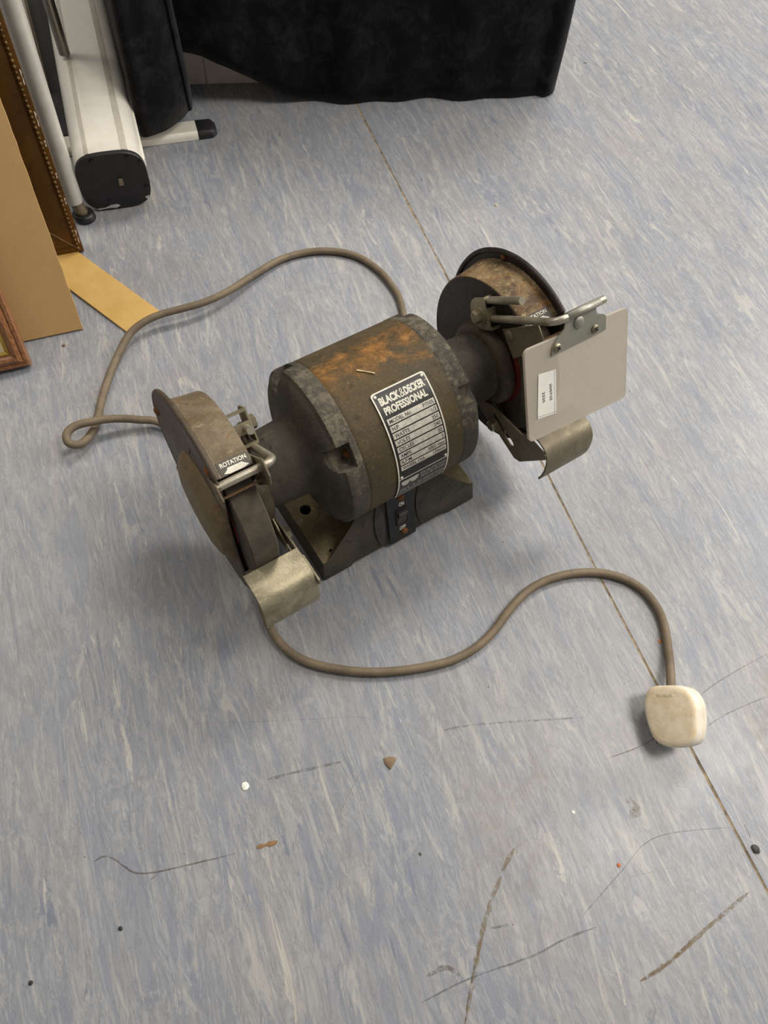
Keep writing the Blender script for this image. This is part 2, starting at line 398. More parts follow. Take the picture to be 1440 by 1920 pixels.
TAN = S(142, 122, 88); BRN = S(104, 88, 66); GRY = S(98, 96, 98)
scuff([(872, 1920), (890, 1820), (912, 1720), (940, 1640), (964, 1590)], 0.0030, TAN, 0.75)
scuff([(872, 1920), (882, 1850), (905, 1750)], 0.0014, BRN, 0.8)
scuff([(1200, 1840), (1260, 1800), (1320, 1745), (1405, 1672)], 0.0028, TAN, 0.85)
scuff([(1200, 1840), (1252, 1806), (1300, 1762)], 0.0013, S(120, 92, 52), 0.85)
scuff([(175, 1617), (195, 1606), (215, 1612), (250, 1635), (285, 1636), (360, 1620), (442, 1600)], 0.0011, BRN, 0.85)
scuff([(282, 1650), (296, 1638)], 0.001, TAN, 0.8)
scuff([(500, 1462), (545, 1450), (640, 1428)], 0.0020, S(120, 120, 112), 0.6)
scuff([(790, 1880), (880, 1835), (1000, 1792), (1060, 1760), (1120, 1738)], 0.0012, GRY, 0.7)
scuff([(1130, 1425), (1225, 1385), (1330, 1290), (1440, 1225)], 0.0008, BRN, 0.6)
scuff([(1300, 1380), (1360, 1340), (1440, 1305)], 0.0007, GRY, 0.6)
scuff([(830, 1370), (900, 1358), (1100, 1345)], 0.0016, S(122, 122, 116), 0.45)
scuff([(1090, 1720), (1160, 1640), (1230, 1570), (1380, 1550)], 0.0006, GRY, 0.6)
scuff([(1165, 1648), (1260, 1626)], 0.0008, S(206, 204, 198), 0.7)
scuff([(1175, 1495), (1195, 1520), (1180, 1530)], 0.006, S(150, 142, 118), 0.55)
scuff([(1020, 205), (1035, 320)], 0.0007, GRY, 0.4)
scuff([(440, 1180), (590, 1160), (700, 1330), (640, 1345), (300, 1360)], 0.0005, BRN, 0.25)
scuff([(920, 1740), (965, 1733)], 0.0018, S(120, 118, 104), 0.55)
scuff([(800, 1830), (840, 1815), (865, 1835)], 0.003, BRN, 0.5)
scuff([(1395, 1545), (1408, 1572)], 0.0009, S(50, 48, 46), 0.85)
scuff([(680, 1440), (640, 1520), (655, 1545)], 0.0007, S(170, 164, 140), 0.6)

# ------------------------------------------------------------------ the bench grinder
HS = 0.13327
def PT(x, r, deg):
    a = math.radians(deg); return Vector((x, -r*math.cos(a), HS + r*math.sin(a)))
G = thing('bench_grinder', 'rusty dark grey double-ended bench grinder standing on the vinyl floor with its lead trailing', 'bench grinder')

def hexhead(mb, c, ax, r, h, washer=None, n=6):
    ax = Vector(ax).normalized(); u = ax.orthogonal().normalized(); v = ax.cross(u); c = Vector(c)
    if washer:
        ring = lambda d, q: [c + ax*d + (u*math.cos(2*PI*k/20)+v*math.sin(2*PI*k/20))*q for k in range(20)]
        mb.loft([ring(0, washer), ring(0.0012, washer)]); c = c + ax*0.0012
    ring = lambda d, q: [c + ax*d + (u*math.cos(2*PI*k/n)+v*math.sin(2*PI*k/n))*q for k in range(n)]
    mb.loft([ring(0, r), ring(h*0.8, r), ring(h, r*0.82)])
def roundhead(mb, c, ax, r, h, n=14):
    ax = Vector(ax).normalized(); u = ax.orthogonal().normalized(); v = ax.cross(u); c = Vector(c)
    ring = lambda d, q: [c + ax*d + (u*math.cos(2*PI*k/n)+v*math.sin(2*PI*k/n))*q for k in range(n)]
    mb.loft([ring(-0.001, r), ring(h*0.4, r*0.95), ring(h*0.8, r*0.7), ring(h, r*0.35)])

# base: plate with arch underneath, bolt holes, flared pedestal
mb = MB()
xs = [-0.096, -0.062, -0.058, 0.056, 0.060, 0.096]; zb = [0, 0, 0.006, 0.006, 0, 0]
ZT = 0.030; YD = 0.0737
ol = []
for x, z in zip(xs, zb): ol.append((x, z))
ringf = [Vector((x, -YD, z)) for x, z in ol] + [Vector((0.0935, -YD+0.0060, ZT)), Vector((-0.0935, -YD+0.0060, ZT))]
ringb = [Vector((x, YD, z)) for x, z in ol] + [Vector((0.0935, YD-0.003, ZT)), Vector((-0.0935, YD-0.003, ZT))]
mb.loft([ringf, ringb])
basep = mb.build('base_plate', mBase, None, 30, bevel=0.003)
cut = MB()
def zcyl(mb, x, y, r, z0, z1, n=24): mb.loft([[Vector((x+r*math.cos(2*PI*k/n), y+r*math.sin(2*PI*k/n), z)) for k in range(n)] for z in (z0, z1)])
for sx in (-1, 1): zcyl(cut, sx*0.0776, -0.0057, 0.0056, -0.01, 0.05)
for sx, sy in ((-0.079, -0.058), (0.0752, -0.058)): zcyl(cut, sx, sy, 0.0016, 0.02, 0.05, 10)
cutter = cut.build('cutter', mBase, None, None)
md = basep.modifiers.new('b', 'BOOLEAN'); md.operation = 'DIFFERENCE'; md.object = cutter; md.solver = 'EXACT'
dg = bpy.context.evaluated_depsgraph_get()
bme = bpy.data.meshes.new_from_object(basep.evaluated_get(dg))
bpy.data.objects.remove(basep); bpy.data.objects.remove(cutter)
bme.materials.clear()
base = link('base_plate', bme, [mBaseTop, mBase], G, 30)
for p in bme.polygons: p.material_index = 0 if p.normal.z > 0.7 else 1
for sx in (-1, 1):
    mb = MB(); n = 32; c = (sx*0.0776, -0.0057)
    prof = [(0.0160, 0.0292), (0.0150, 0.0308), (0.0095, 0.0314), (0.0060, 0.0310), (0.0056, 0.0292)]
    mb.grid([[Vector((c[0]+r*math.cos(2*PI*k/n), c[1]+r*math.sin(2*PI*k/n), z)) for k in range(n)] for r, z in prof], False, True)
    mb.build('bolt_boss', mBaseTop, base)

def ped_ring(z):
    t = (z-0.028)/(0.105-0.028)
    yf = -0.0680 + 0.0205*t          # sloped front face
    yb = 0.0725 - 0.02*t
    pts = []
    fl_ = max(0, 1-t*1.25)
    n = 14
    def hw(k): # k -1..1 along y ; flares at front and back
        return 0.043 + (0.048*abs(k)**7)*fl_**1.3 - 0.006*t
    for i in range(n+1):
        k = -1+2*i/n; pts.append(Vector((hw(k), yf+(yb-yf)*(k+1)/2, z)))
    for i in range(n+1):
        k = 1-2*i/n; pts.append(Vector((-hw(k), yf+(yb-yf)*(k+1)/2, z)))
    return pts
mb = MB(); mb.loft([ped_ring(0.0285+0.0765*i/10) for i in range(11)])
ped = mb.build('pedestal', mBase, G, 40)

# switch plate on the sloping front face
FO = Vector((0, -0.0752, 0.006)); FV = Vector((0, 0.0212, 0.077)).normalized(); FU = Vector((1, 0, 0)); FN = FU.cross(FV)
def rrect(x0, y0, x1, y1, r, n=4):
    out = []
    for cx, cy, a in ((x1-r, y1-r, 0), (x0+r, y1-r, 90), (x0+r, y0+r, 180), (x1-r, y0+r, 270)):
        for k in range(n+1):
            q = math.radians(a+90*k/n); out.append((cx+r*math.cos(q), cy+r*math.sin(q)))
    return out
SW = thing('x', '', '') ; bpy.data.objects.remove(SW)
swp = sheet('switch_plate', [rrect(-0.0165, 0.001, 0.0155, 0.078, 0.0008)], 0.0016, FO+FN*0.0012, FU, FV, mBlack, G)
for px_ in (-0.0275, 0.0225):   # flutes either side of the plate, their recess shade put into a dark colour
    mb = MB()
    rows = []
    for i in range(13):
        t = i/12; wdt = 0.0062*math.sin(PI*min(max(t, 0.04), 0.96))**0.6
        rows.append([FO + FU*(px_+0.002+wdt*k) + FV*(0.008+0.062*t) + FN*(0.0007+0.0003*(1-abs(k))*math.sin(PI*t)) for k in (-1, -0.5, 0, 0.5, 1)])
    mb.grid(rows); mb.build('flute', plain('flute_shade', S(58, 55, 49), 0.6, var=0.2), ped)
# rocker, frame, ON / OFF, screws
mb = MB(); o_ = FO+FN*0.002
sheet('rocker_frame', [rrect(-0.0075, 0.026, 0.0070, 0.049, 0.001), rrect(-0.0058, 0.028, 0.0053, 0.047, 0.0006)[::-1]], 0.002, FO+FN*0.0025, FU, FV, mBlack, swp)
mb = MB()
prof = [(0.0282, 0.0022), (0.0285, 0.0030), (0.037, 0.0034), (0.0385, 0.0042), (0.046, 0.0068), (0.0468, 0.0060), (0.0468, 0.0022)]
mb.loft([[FO+FU*x+FV*v+FN*h for v, h in prof] for x in (-0.0054, 0.0049)])
mb.build('rocker_switch', plain('rocker', S(62, 59, 54), 0.5, var=0.2), swp)
mb = MB(); f = lambda u, v: FO+FU*u+FV*v+FN*0.0022
text_box('ON', -0.0026, 0.0034, 0.0532, 0.0592, f, mb, 0.03)
mb.build('switch_lettering', mCream, swp, None); mb = MB()
text_box('OFF', -0.0042, 0.0034, 0.0170, 0.0228, f, mb, 0.03)
mb.build('switch_lettering', mCream, swp, None)
for v in (0.066, 0.0125):
    mb = MB(); roundhead(mb, FO+FU*(0.0 if v > .05 else 0.0012)+FV*v+FN*0.002, FN, 0.0042, 0.0024); mb.build('plate_screw', mRust, swp)

# motor drum
RD = 0.0765
mb = MB(); rows, _ = lathe_x([(-0.0505, RD-0.001), (-0.0488, RD-0.0002), (-0.046, RD), (0.05, RD), (0.0528, RD-0.0002), (0.0545, RD-0.001)], 120)
mb.grid(rows, False, True); drum = mb.build('motor_drum', mDrum, G, 40)

# end caps: band, step, bevelled cone with four bolt pockets, then the neck
PROF = [(0.0495, 0.0745), (0.0500, 0.0762), (0.0512, 0.0768), (0.056, 0.0769), (0.0605, 0.0769), (0.0655, 0.0768), (0.0675, 0.0762), (0.0684, 0.0748),
        (0.0688, 0.0738), (0.0705, 0.0722), (0.0727, 0.0698), (0.0745, 0.0662), (0.0760, 0.0620), (0.0772, 0.0570), (0.0782, 0.0520), (0.0790, 0.0470), (0.0800, 0.0425), (0.0818, 0.0395), (0.0845, 0.0375),
        (0.0900, 0.0364), (0.100, 0.0358), (0.112, 0.0351), (0.120, 0.0344), (0.1265, 0.0338), (0.1278, 0.0328), (0.1282, 0.0300)]
def capr(t, r, deg):
    d = ((deg-45+45) % 90)-45            # angle to nearest bolt
    if 0.0688 < t < 0.081:                # slightly squared between the bolts
        w_ = math.sin(PI*(t-0.0688)/0.0122)
        r = r*(1 + 0.035*w_*(math.exp(-(d/16.0)**2)-0.35))
    if 0.0562 < t < 0.0800 and abs(d) < 8.6:
        dd = d/8.6; r = min(r, 0.0590 + (0.0125*dd*dd if dd < 0 else 0.003*dd*dd))
    return r
def cap(s):
    mb = MB(); n = 288; rows = []
    prof = []
    for (a, ra), (b, rb) in zip(PROF[:-1], PROF[1:]):
        m = 3 if 0.05 < a < 0.0655 and b-a > 0.002 else 1
        for k in range(m): prof.append((a+(b-a)*k/m, ra+(rb-ra)*k/m))
    prof.append(PROF[-1])
    for t, r in prof:
        rows.append([PT(s*t, capr(t, r, 360.0*k/n), 360.0*k/n) for k in range(n)])
    mb.grid(rows, False, True); c = mb.build('end_cap', mCap, G, 32)
    for b in (45, 135, 225, 315):
        mb = MB(); roundhead(mb, PT(s*0.0563, 0.0650, b), (s, 0, 0), 0.0046, 0.0042, 10); mb.build('cap_bolt', mRust, c)
    return c
capL, capR = cap(-1), cap(1)

# nameplate, wrapped on the drum (x to the right, th = angle from the front)
NX0, NX1, NT0, NT1 = -0.0216, 0.0327, -16.0, 73.6
def nmap(r): return lambda x, v: PT(x, r, v)     # v is an angle in degrees
mb = MB(); n = 48
rc = 0.0028
rows_o, rows_i = [], []
def nhalf(th):   # rounded corners
    dv = math.radians(min(th-NT0, NT1-th))*RD
    if dv < rc: return rc-math.sqrt(max(rc*rc-(rc-dv)**2, 0))
    return 0
ths = [NT0, NT0+0.5, NT0+1.2, NT0+2.1] + [NT0+2.1+(NT1-NT0-4.2)*k/n for k in range(1, n)] + [NT1-2.1, NT1-1.2, NT1-0.5, NT1]
for rr in (0.0768, 0.0775): 
    mbr = [[PT(NX0+nhalf(t)+(NX1-NX0-2*nhalf(t))*k/6, rr, t) for k in range(7)] for t in ths]
    if rr == 0.0768: low = mbr
    else: top = mbr
mb.grid(top)
def rim(rows): return rows[0] + [r[-1] for r in rows[1:]] + rows[-1][::-1][1:] + [r[0] for r in rows[1:-1]][::-1]
mb.grid([rim(low), rim(top)], False, True)
plate = mb.build('nameplate', mPlate, G, 40)
# cream border
mb = MB(); bw = 0.0013
ro, ri = [], []
for t in ths:
    ro.append(t)
outer = [(NX0+nhalf(t), t) for t in ths] + [(NX1-nhalf(t), t) for t in ths[::-1]]
cxm, ctm = (NX0+NX1)/2, (NT0+NT1)/2; hx, ht = (NX1-NX0)/2, (NT1-NT0)/2; bt = math.degrees(bw/RD)
inner = [(cxm+(x-cxm)*(hx-bw)/hx, ctm+(t-ctm)*(ht-bt)/ht) for x, t in outer]
mb.grid([[PT(x, 0.0777, t) for x, t in outer], [PT(x, 0.0777, t) for x, t in inner]], False, True)
def arcbar(mb, x0, x1, t0, t1, r, m=4):
    mb.grid([[PT(x, r, t0+(t1-t0)*k/m) for x in (x0, x1)] for k in range(m+1)])
arcbar(mb, NX0+bw, NX1-bw, 9.2, 9.9, 0.0777)
mb.build('nameplate_border', mCream, plate, None)
f = nmap(0.07775)
mb = MB()
text_box('BLACK', -0.0168, 0.0034, 64.2, 69.6, f, mb, 0.048)
text_box('&', 0.0034, 0.0082, 64.0, 69.7, f, mb, -0.004)
text_box('DECKER', 0.0082, 0.0284, 64.2, 69.6, f, mb, 0.048)
text_box('PROFESSIONAL', -0.0163, 0.0268, 57.8, 62.9, f, mb, 0.04)
text_box('TM', 0.0290, 0.0312, 67.0, 67.9, f, mb, 0.0)
mb.build('nameplate_lettering', mCream, plate, None)
rowsT = [('MODEL No.', 'P7505'), ('H.P.', '1/3'), ('WATTS', '250'), ('VOLTS', '240'), ('CYCLES', '50'), ('AMPS', '3'), ('R.P.M.', '3000 max'), ('WHEEL DIA.', '150mm')]
mbb = MB(); mbt = MB(); pitch = (55.4-17.4+0.9)/8
for i, (a, b) in enumerate(rowsT):
    t1 = 55.4-i*pitch; t0 = t1-pitch+0.85
    arcbar(mbb, -0.0178, 0.0300, t0, t1, 0.07772)
    f2 = nmap(0.07782)
    text_box(a, -0.0160, 0, t0+0.75, t1-0.75, f2, mbt, 0.008, ('L', 0.92))
    text_box(b, 0, 0.0286, t0+0.75, t1-0.75, f2, mbt, 0.004, ('R', 0.92))
mbb.build('value_strip', mSilverBar, plate, None); mbt.build('value_lettering', mInk, plate, None)
# goggles emblem and safety line below the rule
mb = MB()
for cx, w_ in ((-0.0135, 0.0046), (-0.0045, 0.0046)):
    vs = [PT(cx-w_*0.95, 0.07775, 5.6), PT(cx+w_*0.95, 0.07775, 5.6)] + [PT(cx+w_*math.cos(q), 0.07775, 5.4-4.6*math.sin(q)) for q in [PI*k/12 for k in range(13)]]
    mb.add(vs, [[0, 1] + list(range(2, 15))])
arcbar(mb, -0.0182, 0.0002, 5.4, 6.6, 0.07775, 2)
text_box('EYE PROTECTION', 0.0025, 0.0300, 3.9, 6.9, f, mb, 0.0)
text_box('MUST BE WORN', 0.0035, 0.0290, 0.3, 3.1, f, mb, 0.0)
x = -0.0180
for line, (a, b) in enumerate(((-5.4, -3.4), (-9.4, -7.6), (-12.6, -11.2))):
    x = -0.0185
    while x < 0.0285:
        wd = random.choice((0.0012, 0.0016, 0.0010, 0.0020))
        if random.random() > 0.16: arcbar(mb, x, x+wd*0.75, a, b, 0.07775, 1)
        x += wd
mb.build('safety_lettering', plain('safety_print', S(188, 184, 172), 0.6, var=0.1), plate, None)
for x, t in ((NX0+0.0034, NT1-2.6), (NX1-0.0034, NT1-2.6), (NX0+0.0034, 11.6), (NX1-0.0034, 11.6)):
    mb = MB(); c = PT(x, 0.0776, t); roundhead(mb, c, c-Vector((x, 0, HS)), 0.0015, 0.0009, 12); mb.build('rivet', mCream, plate)

# ---- guards, wheels, rests, rods for both ends
CUT_OUT = [(-0.047, 0.2213), (-0.0475, 0.205), (-0.0475, 0.185), (-0.047, 0.165), (-0.048, 0.14), (-0.051, 0.11), (-0.058, 0.08), (-0.0643, 0.0567)]
def disc_outline(R, cutx=True, a0=62.0, a1=310.0, n=60):
    pts = [(-R*math.cos(math.radians(a0+(a1-a0)*k/n)), HS+R*math.sin(math.radians(a0+(a1-a0)*k/n))) for k in range(n+1)]
    f = R/0.1
    pts += [(y*f, HS+(z-HS)*f) for y, z in CUT_OUT[::-1][1:-1]]
    return pts
UY, UZ = Vector((0, 1, 0)), Vector((0, 0, 1))

def guard(s, mg, mi, mc):
    # inner plate with bell collar (one pressing) + band
    mb = MB()
    prof = [(0.1355, 0.0835), (0.1362, 0.0858), (0.138, 0.0868), (0.152, 0.0885), (0.164, 0.0905), (0.1684, 0.0918)]
    rows, _ = lathe_x([(s*x, r) for x, r in prof] + [(s*x, r-0.0016) for x, r in prof[::-1]], 72, 66.5, 300.0)
    mb.grid(rows, True, False)
    n = len(rows)
    g = mb.build('wheel_guard', mg, G, 40)
    # inner side plate
    pol = lambda r, a: (-r*math.cos(math.radians(a)), HS+r*math.sin(math.radians(a)))
    opl = [pol(0.0852, 60+(318-60)*k/70) for k in range(71)] + [pol(0.0425, -41)] + [pol(0.0405, -41+(54+41)*k/14) for k in range(15)]
    mbp = curve_mesh([opl, [(0.030*math.cos(2*PI*k/40), HS+0.030*math.sin(2*PI*k/40)) for k in range(40)]], 0.0018, 0.0003)
    for v in mbp.vertices: v.co = Vector((s*(0.1363)+v.co.z, v.co.x, v.co.y))
    mbp.materials.clear(); link('side_plate', mbp, mi, g, 35)
    mb = MB(); prof = [(0.1374, 0.0300), (0.1374, 0.0415), (0.1355, 0.0440), (0.1325, 0.0440), (0.1295, 0.0430), (0.1262, 0.0410), (0.1245, 0.0385), (0.1240, 0.0340), (0.1250, 0.0280)]
    rows, _ = lathe_x([(s*x, r) for x, r in prof], 72); mb.grid(rows, False, True); mb.build('collar', mCollar, g, 50)
    # outer cover: disc with dished hub and rolled rim
    me = curve_mesh([disc_outline(0.0995), [(0.056*math.cos(2*PI*k/48), HS+0.056*math.sin(2*PI*k/48)) for k in range(48)]] if False else [disc_outline(0.0995)], 0.0020, 0.0004)
    for v in me.vertices: v.co = Vector((s*0.1700+v.co.z, v.co.x, v.co.y))
    me.materials.clear(); cov = link('outer_cover', me, mc, g, 35)
    mb = MB(); rim_ = [PT(s*0.1690, 0.0995, 66.0+(304-66.0)*k/70) for k in range(71)]
    mb.tube(rim_, 0.0026, 8); mb.build('rolled_rim', mc, cov, 60)
    mb = MB()
    prof = [(0.1700, 0.0560), (0.1716, 0.0552), (0.1745, 0.0530), (0.1780, 0.0490), (0.1808, 0.0435), (0.1826, 0.0360), (0.1834, 0.0250), (0.1836, 0.0010)]
    rows, _ = lathe_x([(s*x, r*0.97) for x, r in prof], 64)
    rows = [[v + Vector((0, -0.0065, -0.004)) for v in r] for r in rows]
    # the dish is cut flush with the cover's front edge
    rows = [[Vector((v.x, max(v.y, -0.0475), v.z)) for v in r] for r in rows]
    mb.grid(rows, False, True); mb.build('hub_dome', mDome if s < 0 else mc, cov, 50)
    for a in (167, -143, 72):
        mb = MB(); roundhead(mb, PT(s*0.1708, 0.0925, a), (s, 0, 0), 0.0045, 0.0030, 12); mb.build('cover_screw', mRust, cov)
    if s > 0:
        mb = MB(); roundhead(mb, PT(0.1682, 0.0945, 118), (-1, 0, 0), 0.0032, 0.0022, 12); mb.build('cover_screw', mRust, cov)
    return g, cov
gL, cvL = guard(-1, mGuard, mGuard, mCover)
gR, cvR = guard(1, mGuardR, mFlangeR, mFlangeR)
# slit in the left cover
mb = MB(); mb.add(*box(PT(-0.1712, 0.062, 101), 0.0003, 0.0007, 0.0055, Z=Vector((0, -0.35, 0.93)).normalized(), Y=Vector((0, 0.93, 0.35)).normalized())); mb.build('slit', mInk, cvL)

def rotation_mark(s, g, mb_dark):
    R1 = 0.0912
    def rr(x): # radius of the band outside at |x|
        return 0.0868 + (abs(x)-0.138)*0.145 + 0.0005
    fn = lambda x, v: PT(x, rr(x), v)
    fd = lambda x, v: PT(x, rr(x)-0.0002, v)
    mb = MB(); xc = s*0.1500
    mb.grid([[fd(xc+0.0135*k, t) for k in (-1, -0.5, 0, 0.5, 1)] for t in (66.6, 69, 71.5, 74.0)])
    mb.build('rotation_decal', mb_dark, g, None)
    mb = MB(); text_box('ROTATION', xc-0.0112, xc+0.0110, 70.7, 73.1, fn, mb, 0.03)
    for a, b, c_, d in ((-0.0070, 0.0065, 68.0, 69.9), (-0.0070, 0.0065, 66.8, 68.0)):
        mb.grid([[fn(xc+a+(b-a)*k/4, t) for k in range(5)] for t in (c_, d)])
    mb.add([fn(xc-0.0110, 67.6), fn(xc-0.0070, 69.2), fn(xc-0.0070, 66.9)], [[0, 1, 2]])
    mb.add([fn(xc+0.0108, 67.6), fn(xc+0.0065, 69.4), fn(xc+0.0065, 66.9)], [[0, 1, 2]])
    vs = [fn(xc-0.0110, 67.6), fn(xc+0.0108, 67.6), fn(xc, 63.4)]
    mb.build('rotation_lettering', mCream, g, None)
rotation_mark(-1, gL, plain('decal_dark', S(72, 64, 52), 0.5, var=0.15))
rotation_mark(1, gR, plain('decal_dark_right', S(62, 54, 44), 0.5, var=0.15))

def wheel(s):
    mb = MB(); prof = [(0.1410, 0.020), (0.1410, 0.0745), (0.1420, 0.0755), (0.1640, 0.0755), (0.1650, 0.0745), (0.1650, 0.020)]
    rows, _ = lathe_x([(s*x, r) for x, r in prof], 90); mb.grid(rows, True, True)
    wh = mb.build('grinding_wheel', mStone, G, 40)
    for x0, x1 in ((0.1398, 0.1410), (0.1650, 0.1662)):
        mb = MB(); rows, _ = lathe_x([(s*x0, 0.012), (s*x0, 0.0468), (s*x1, 0.0468), (s*x1, 0.012)], 60); mb.grid(rows, True, True)
        mb.build('paper_washer', mRed, wh)
    mb = MB(); mb.tube([Vector((s*0.120, 0, HS)), Vector((s*0.168, 0, HS))], 0.0125, 20); mb.build('spindle', mDull, wh)
    return wh
wheel(-1); wheel(1)

# spark deflectors: thin U bracket at the mouth of each guard
def deflector(s):
    mb = MB(); th0, th1 = 57.6, 60.2
    # cross strip
    def P3(x, r, a): return PT(s*x, r, a)
    mb.loft([[P3(x, 0.0815, 56.6), P3(x, 0.0985 if False else 0.0905, 56.6), P3(x, 0.0905, 57.6), P3(x, 0.0815, 57.6)] for x in (0.1325, 0.145, 0.158, 0.1705)])
    d = mb.build('spark_deflector', worn('deflector_rust', S(122, 92, 66), S(100, 78, 58), S(160, 100, 56), S(170, 140, 110), 0.5, 0.7, 0.6, 0.55, 0.3), G, 30)
    # wings lying on the two side faces
    for xx, m_ in ((0.1336, mDull), (0.1722, mGuard if s < 0 else mFlangeR)):
        a = [(-0.0095, 0.1915), (-0.0460, 0.2330), (-0.0570, 0.2240), (-0.0580, 0.2130), (-0.0330, 0.1740)] if xx < .15 else [(-0.0290, 0.2140), (-0.0440, 0.2240), (-0.0560, 0.2180), (-0.0530, 0.2020), (-0.0390, 0.1960)]
        me = curve_mesh([a], 0.0014, 0.0002)
        for v in me.vertices: v.co = Vector((s*xx+v.co.z, v.co.x, v.co.y))
        me.materials.clear(); link('deflector_wing', me, m_, d)
    mb = MB(); roundhead(mb, Vector((s*0.1330, -0.0205, 0.1950)), (-s, 0, 0), 0.0055, 0.0032, 8); mb.build('deflector_bolt', mDull, d)
    return d
deflector(-1); deflector(1)

# tool rests
def tool_rest(s, dy, dz, x0, x1):
    prof = [(-0.076, 0.1190), (-0.086, 0.1203), (-0.095, 0.1208), (-0.1015, 0.1196), (-0.1065, 0.1165), (-0.1100, 0.1115), (-0.1122, 0.1040), (-0.1130, 0.0950), (-0.1125, 0.0860), (-0.1108, 0.0785)]
    prof = [(y+dy, z+dz) for y, z in prof]
    th = 0.0022
    inn = []
    for i, (y, z) in enumerate(prof):
        a = prof[max(i-1, 0)]; b = prof[min(i+1, len(prof)-1)]
        t = Vector((b[0]-a[0], b[1]-a[1], 0)).normalized(); inn.append((y - t.y*th, z + t.x*th))
    # t points forward-down; the inner side is below/behind
    inn = [(2*y-iy, 2*z-iz) for (y, z), (iy, iz) in zip(prof, inn)]
    mb = MB(); ring = lambda x, k: [Vector((x, y, z)) for y, z in prof + inn[::-1]]
    xs_ = [x0, x0+(x1-x0)*0.33, x0+(x1-x0)*0.66, x1]
    mb.loft([ring(x, 0) for x in xs_])
    t = mb.build('tool_rest', mZinc if s < 0 else mDull, G, 40, bevel=0.0004, seg=1)
    # slotted arm running back beside the wheel to its bolt
    arm = [(-0.018, 0.1000), (-0.030, 0.1085), (-0.050, 0.1120), (-0.078, 0.1160), (-0.084, 0.1225), (-0.112, 0.1245), (-0.1135, 0.1190), (-0.088, 0.0800), (-0.080, 0.0765), (-0.024, 0.0890)]
    slot = []
    c0, c1 = Vector((-0.040, 0.0985, 0)), Vector((-0.070, 0.0905, 0)); d = (c1-c0).normalized(); nn = Vector((-d.y, d.x, 0)); r_ = 0.0038
    for k in range(9): q = PI/2+PI*k/8; p_ = c0 + d*math.cos(q)*r_ + nn*math.sin(q)*r_; slot.append((p_.x, p_.y))
    for k in range(9): q = -PI/2+PI*k/8; p_ = c1 + d*math.cos(q)*r_ + nn*math.sin(q)*r_; slot.append((p_.x, p_.y))
    sh = lambda L: [(y+dy*0.5, z+dz*0.6-0.004) for y, z in L]
    me = curve_mesh([sh(arm), sh(slot)], 0.0020, 0.0002)
    for v in me.vertices: v.co = Vector((s*0.1235+v.co.z, v.co.x, v.co.y))
    me.materials.clear(); link('rest_arm', me, mDull, t)
    # guard lug behind the arm that takes the bolt
    lug = [(-0.006, 0.112), (-0.030, 0.110), (-0.056, 0.100), (-0.060, 0.088), (-0.030, 0.080), (0.0, 0.090)]
    me = curve_mesh([lug], 0.0018, 0.0002)
    for v in me.vertices: v.co = Vector((s*0.1265+v.co.z, v.co.x, v.co.y))
    me.materials.clear(); link('rest_lug', me, mDull, t)
    mb = MB(); hexhead(mb, Vector((s*0.1224, -0.046, 0.0905)), (-s, 0, 0), 0.0062, 0.0050, 0.0086); mb.build('rest_bolt', mZinc, t)
    return t
tool_rest(-1, 0, 0, -0.1775, -0.1245)
tool_rest(1, -0.0070, 0.0085, 0.1235, 0.1815)

# hairpin rods with clamp clips
LEG = Vector((0, -0.743, 0.669))
def hairpin(s, bend, xend, back, name):
    """bend = (y,z) of the corner; the long leg runs back from it along -LEG, then turns round to the short leg"""
    x0 = s*(0.1315 if s > 0 else 0.1220)
    B = Vector((x0, bend[0], bend[1])); E = Vector((xend, bend[0], bend[1]))
    W = Vector((0, 0.669, 0.743))        # towards the short leg
    A = B - LEG*back
    pts = [E, B + Vector((s*0.010, 0, 0))]
    for k in range(1, 6):
        a = PI/2*k/6; pts.append(B + Vector((s*0.010*(1-math.sin(a)), 0, 0)) - LEG*0.010*(1-math.cos(a)))
    pts.append(B - LEG*0.010); pts.append(A)
    for k in range(1, 8):
        a = PI*k/8; pts.append(A + W*0.0088*(1-math.cos(a)) - LEG*0.0088*math.sin(a))
    pts.append(A + W*0.0176); pts.append(A + W*0.0176 + LEG*(back-0.040 if s > 0 else back-0.040))
    mb = MB(); mb.tube(pts, 0.0035, 12); return mb.build(name, mRod, G, 50)
rodR = hairpin(1, (-0.0640, 0.2545), 0.1835, 0.094, 'shield_rod')
rodL = hairpin(-1, (-0.0435, 0.2190), -0.1725, 0.066, 'shield_rod')
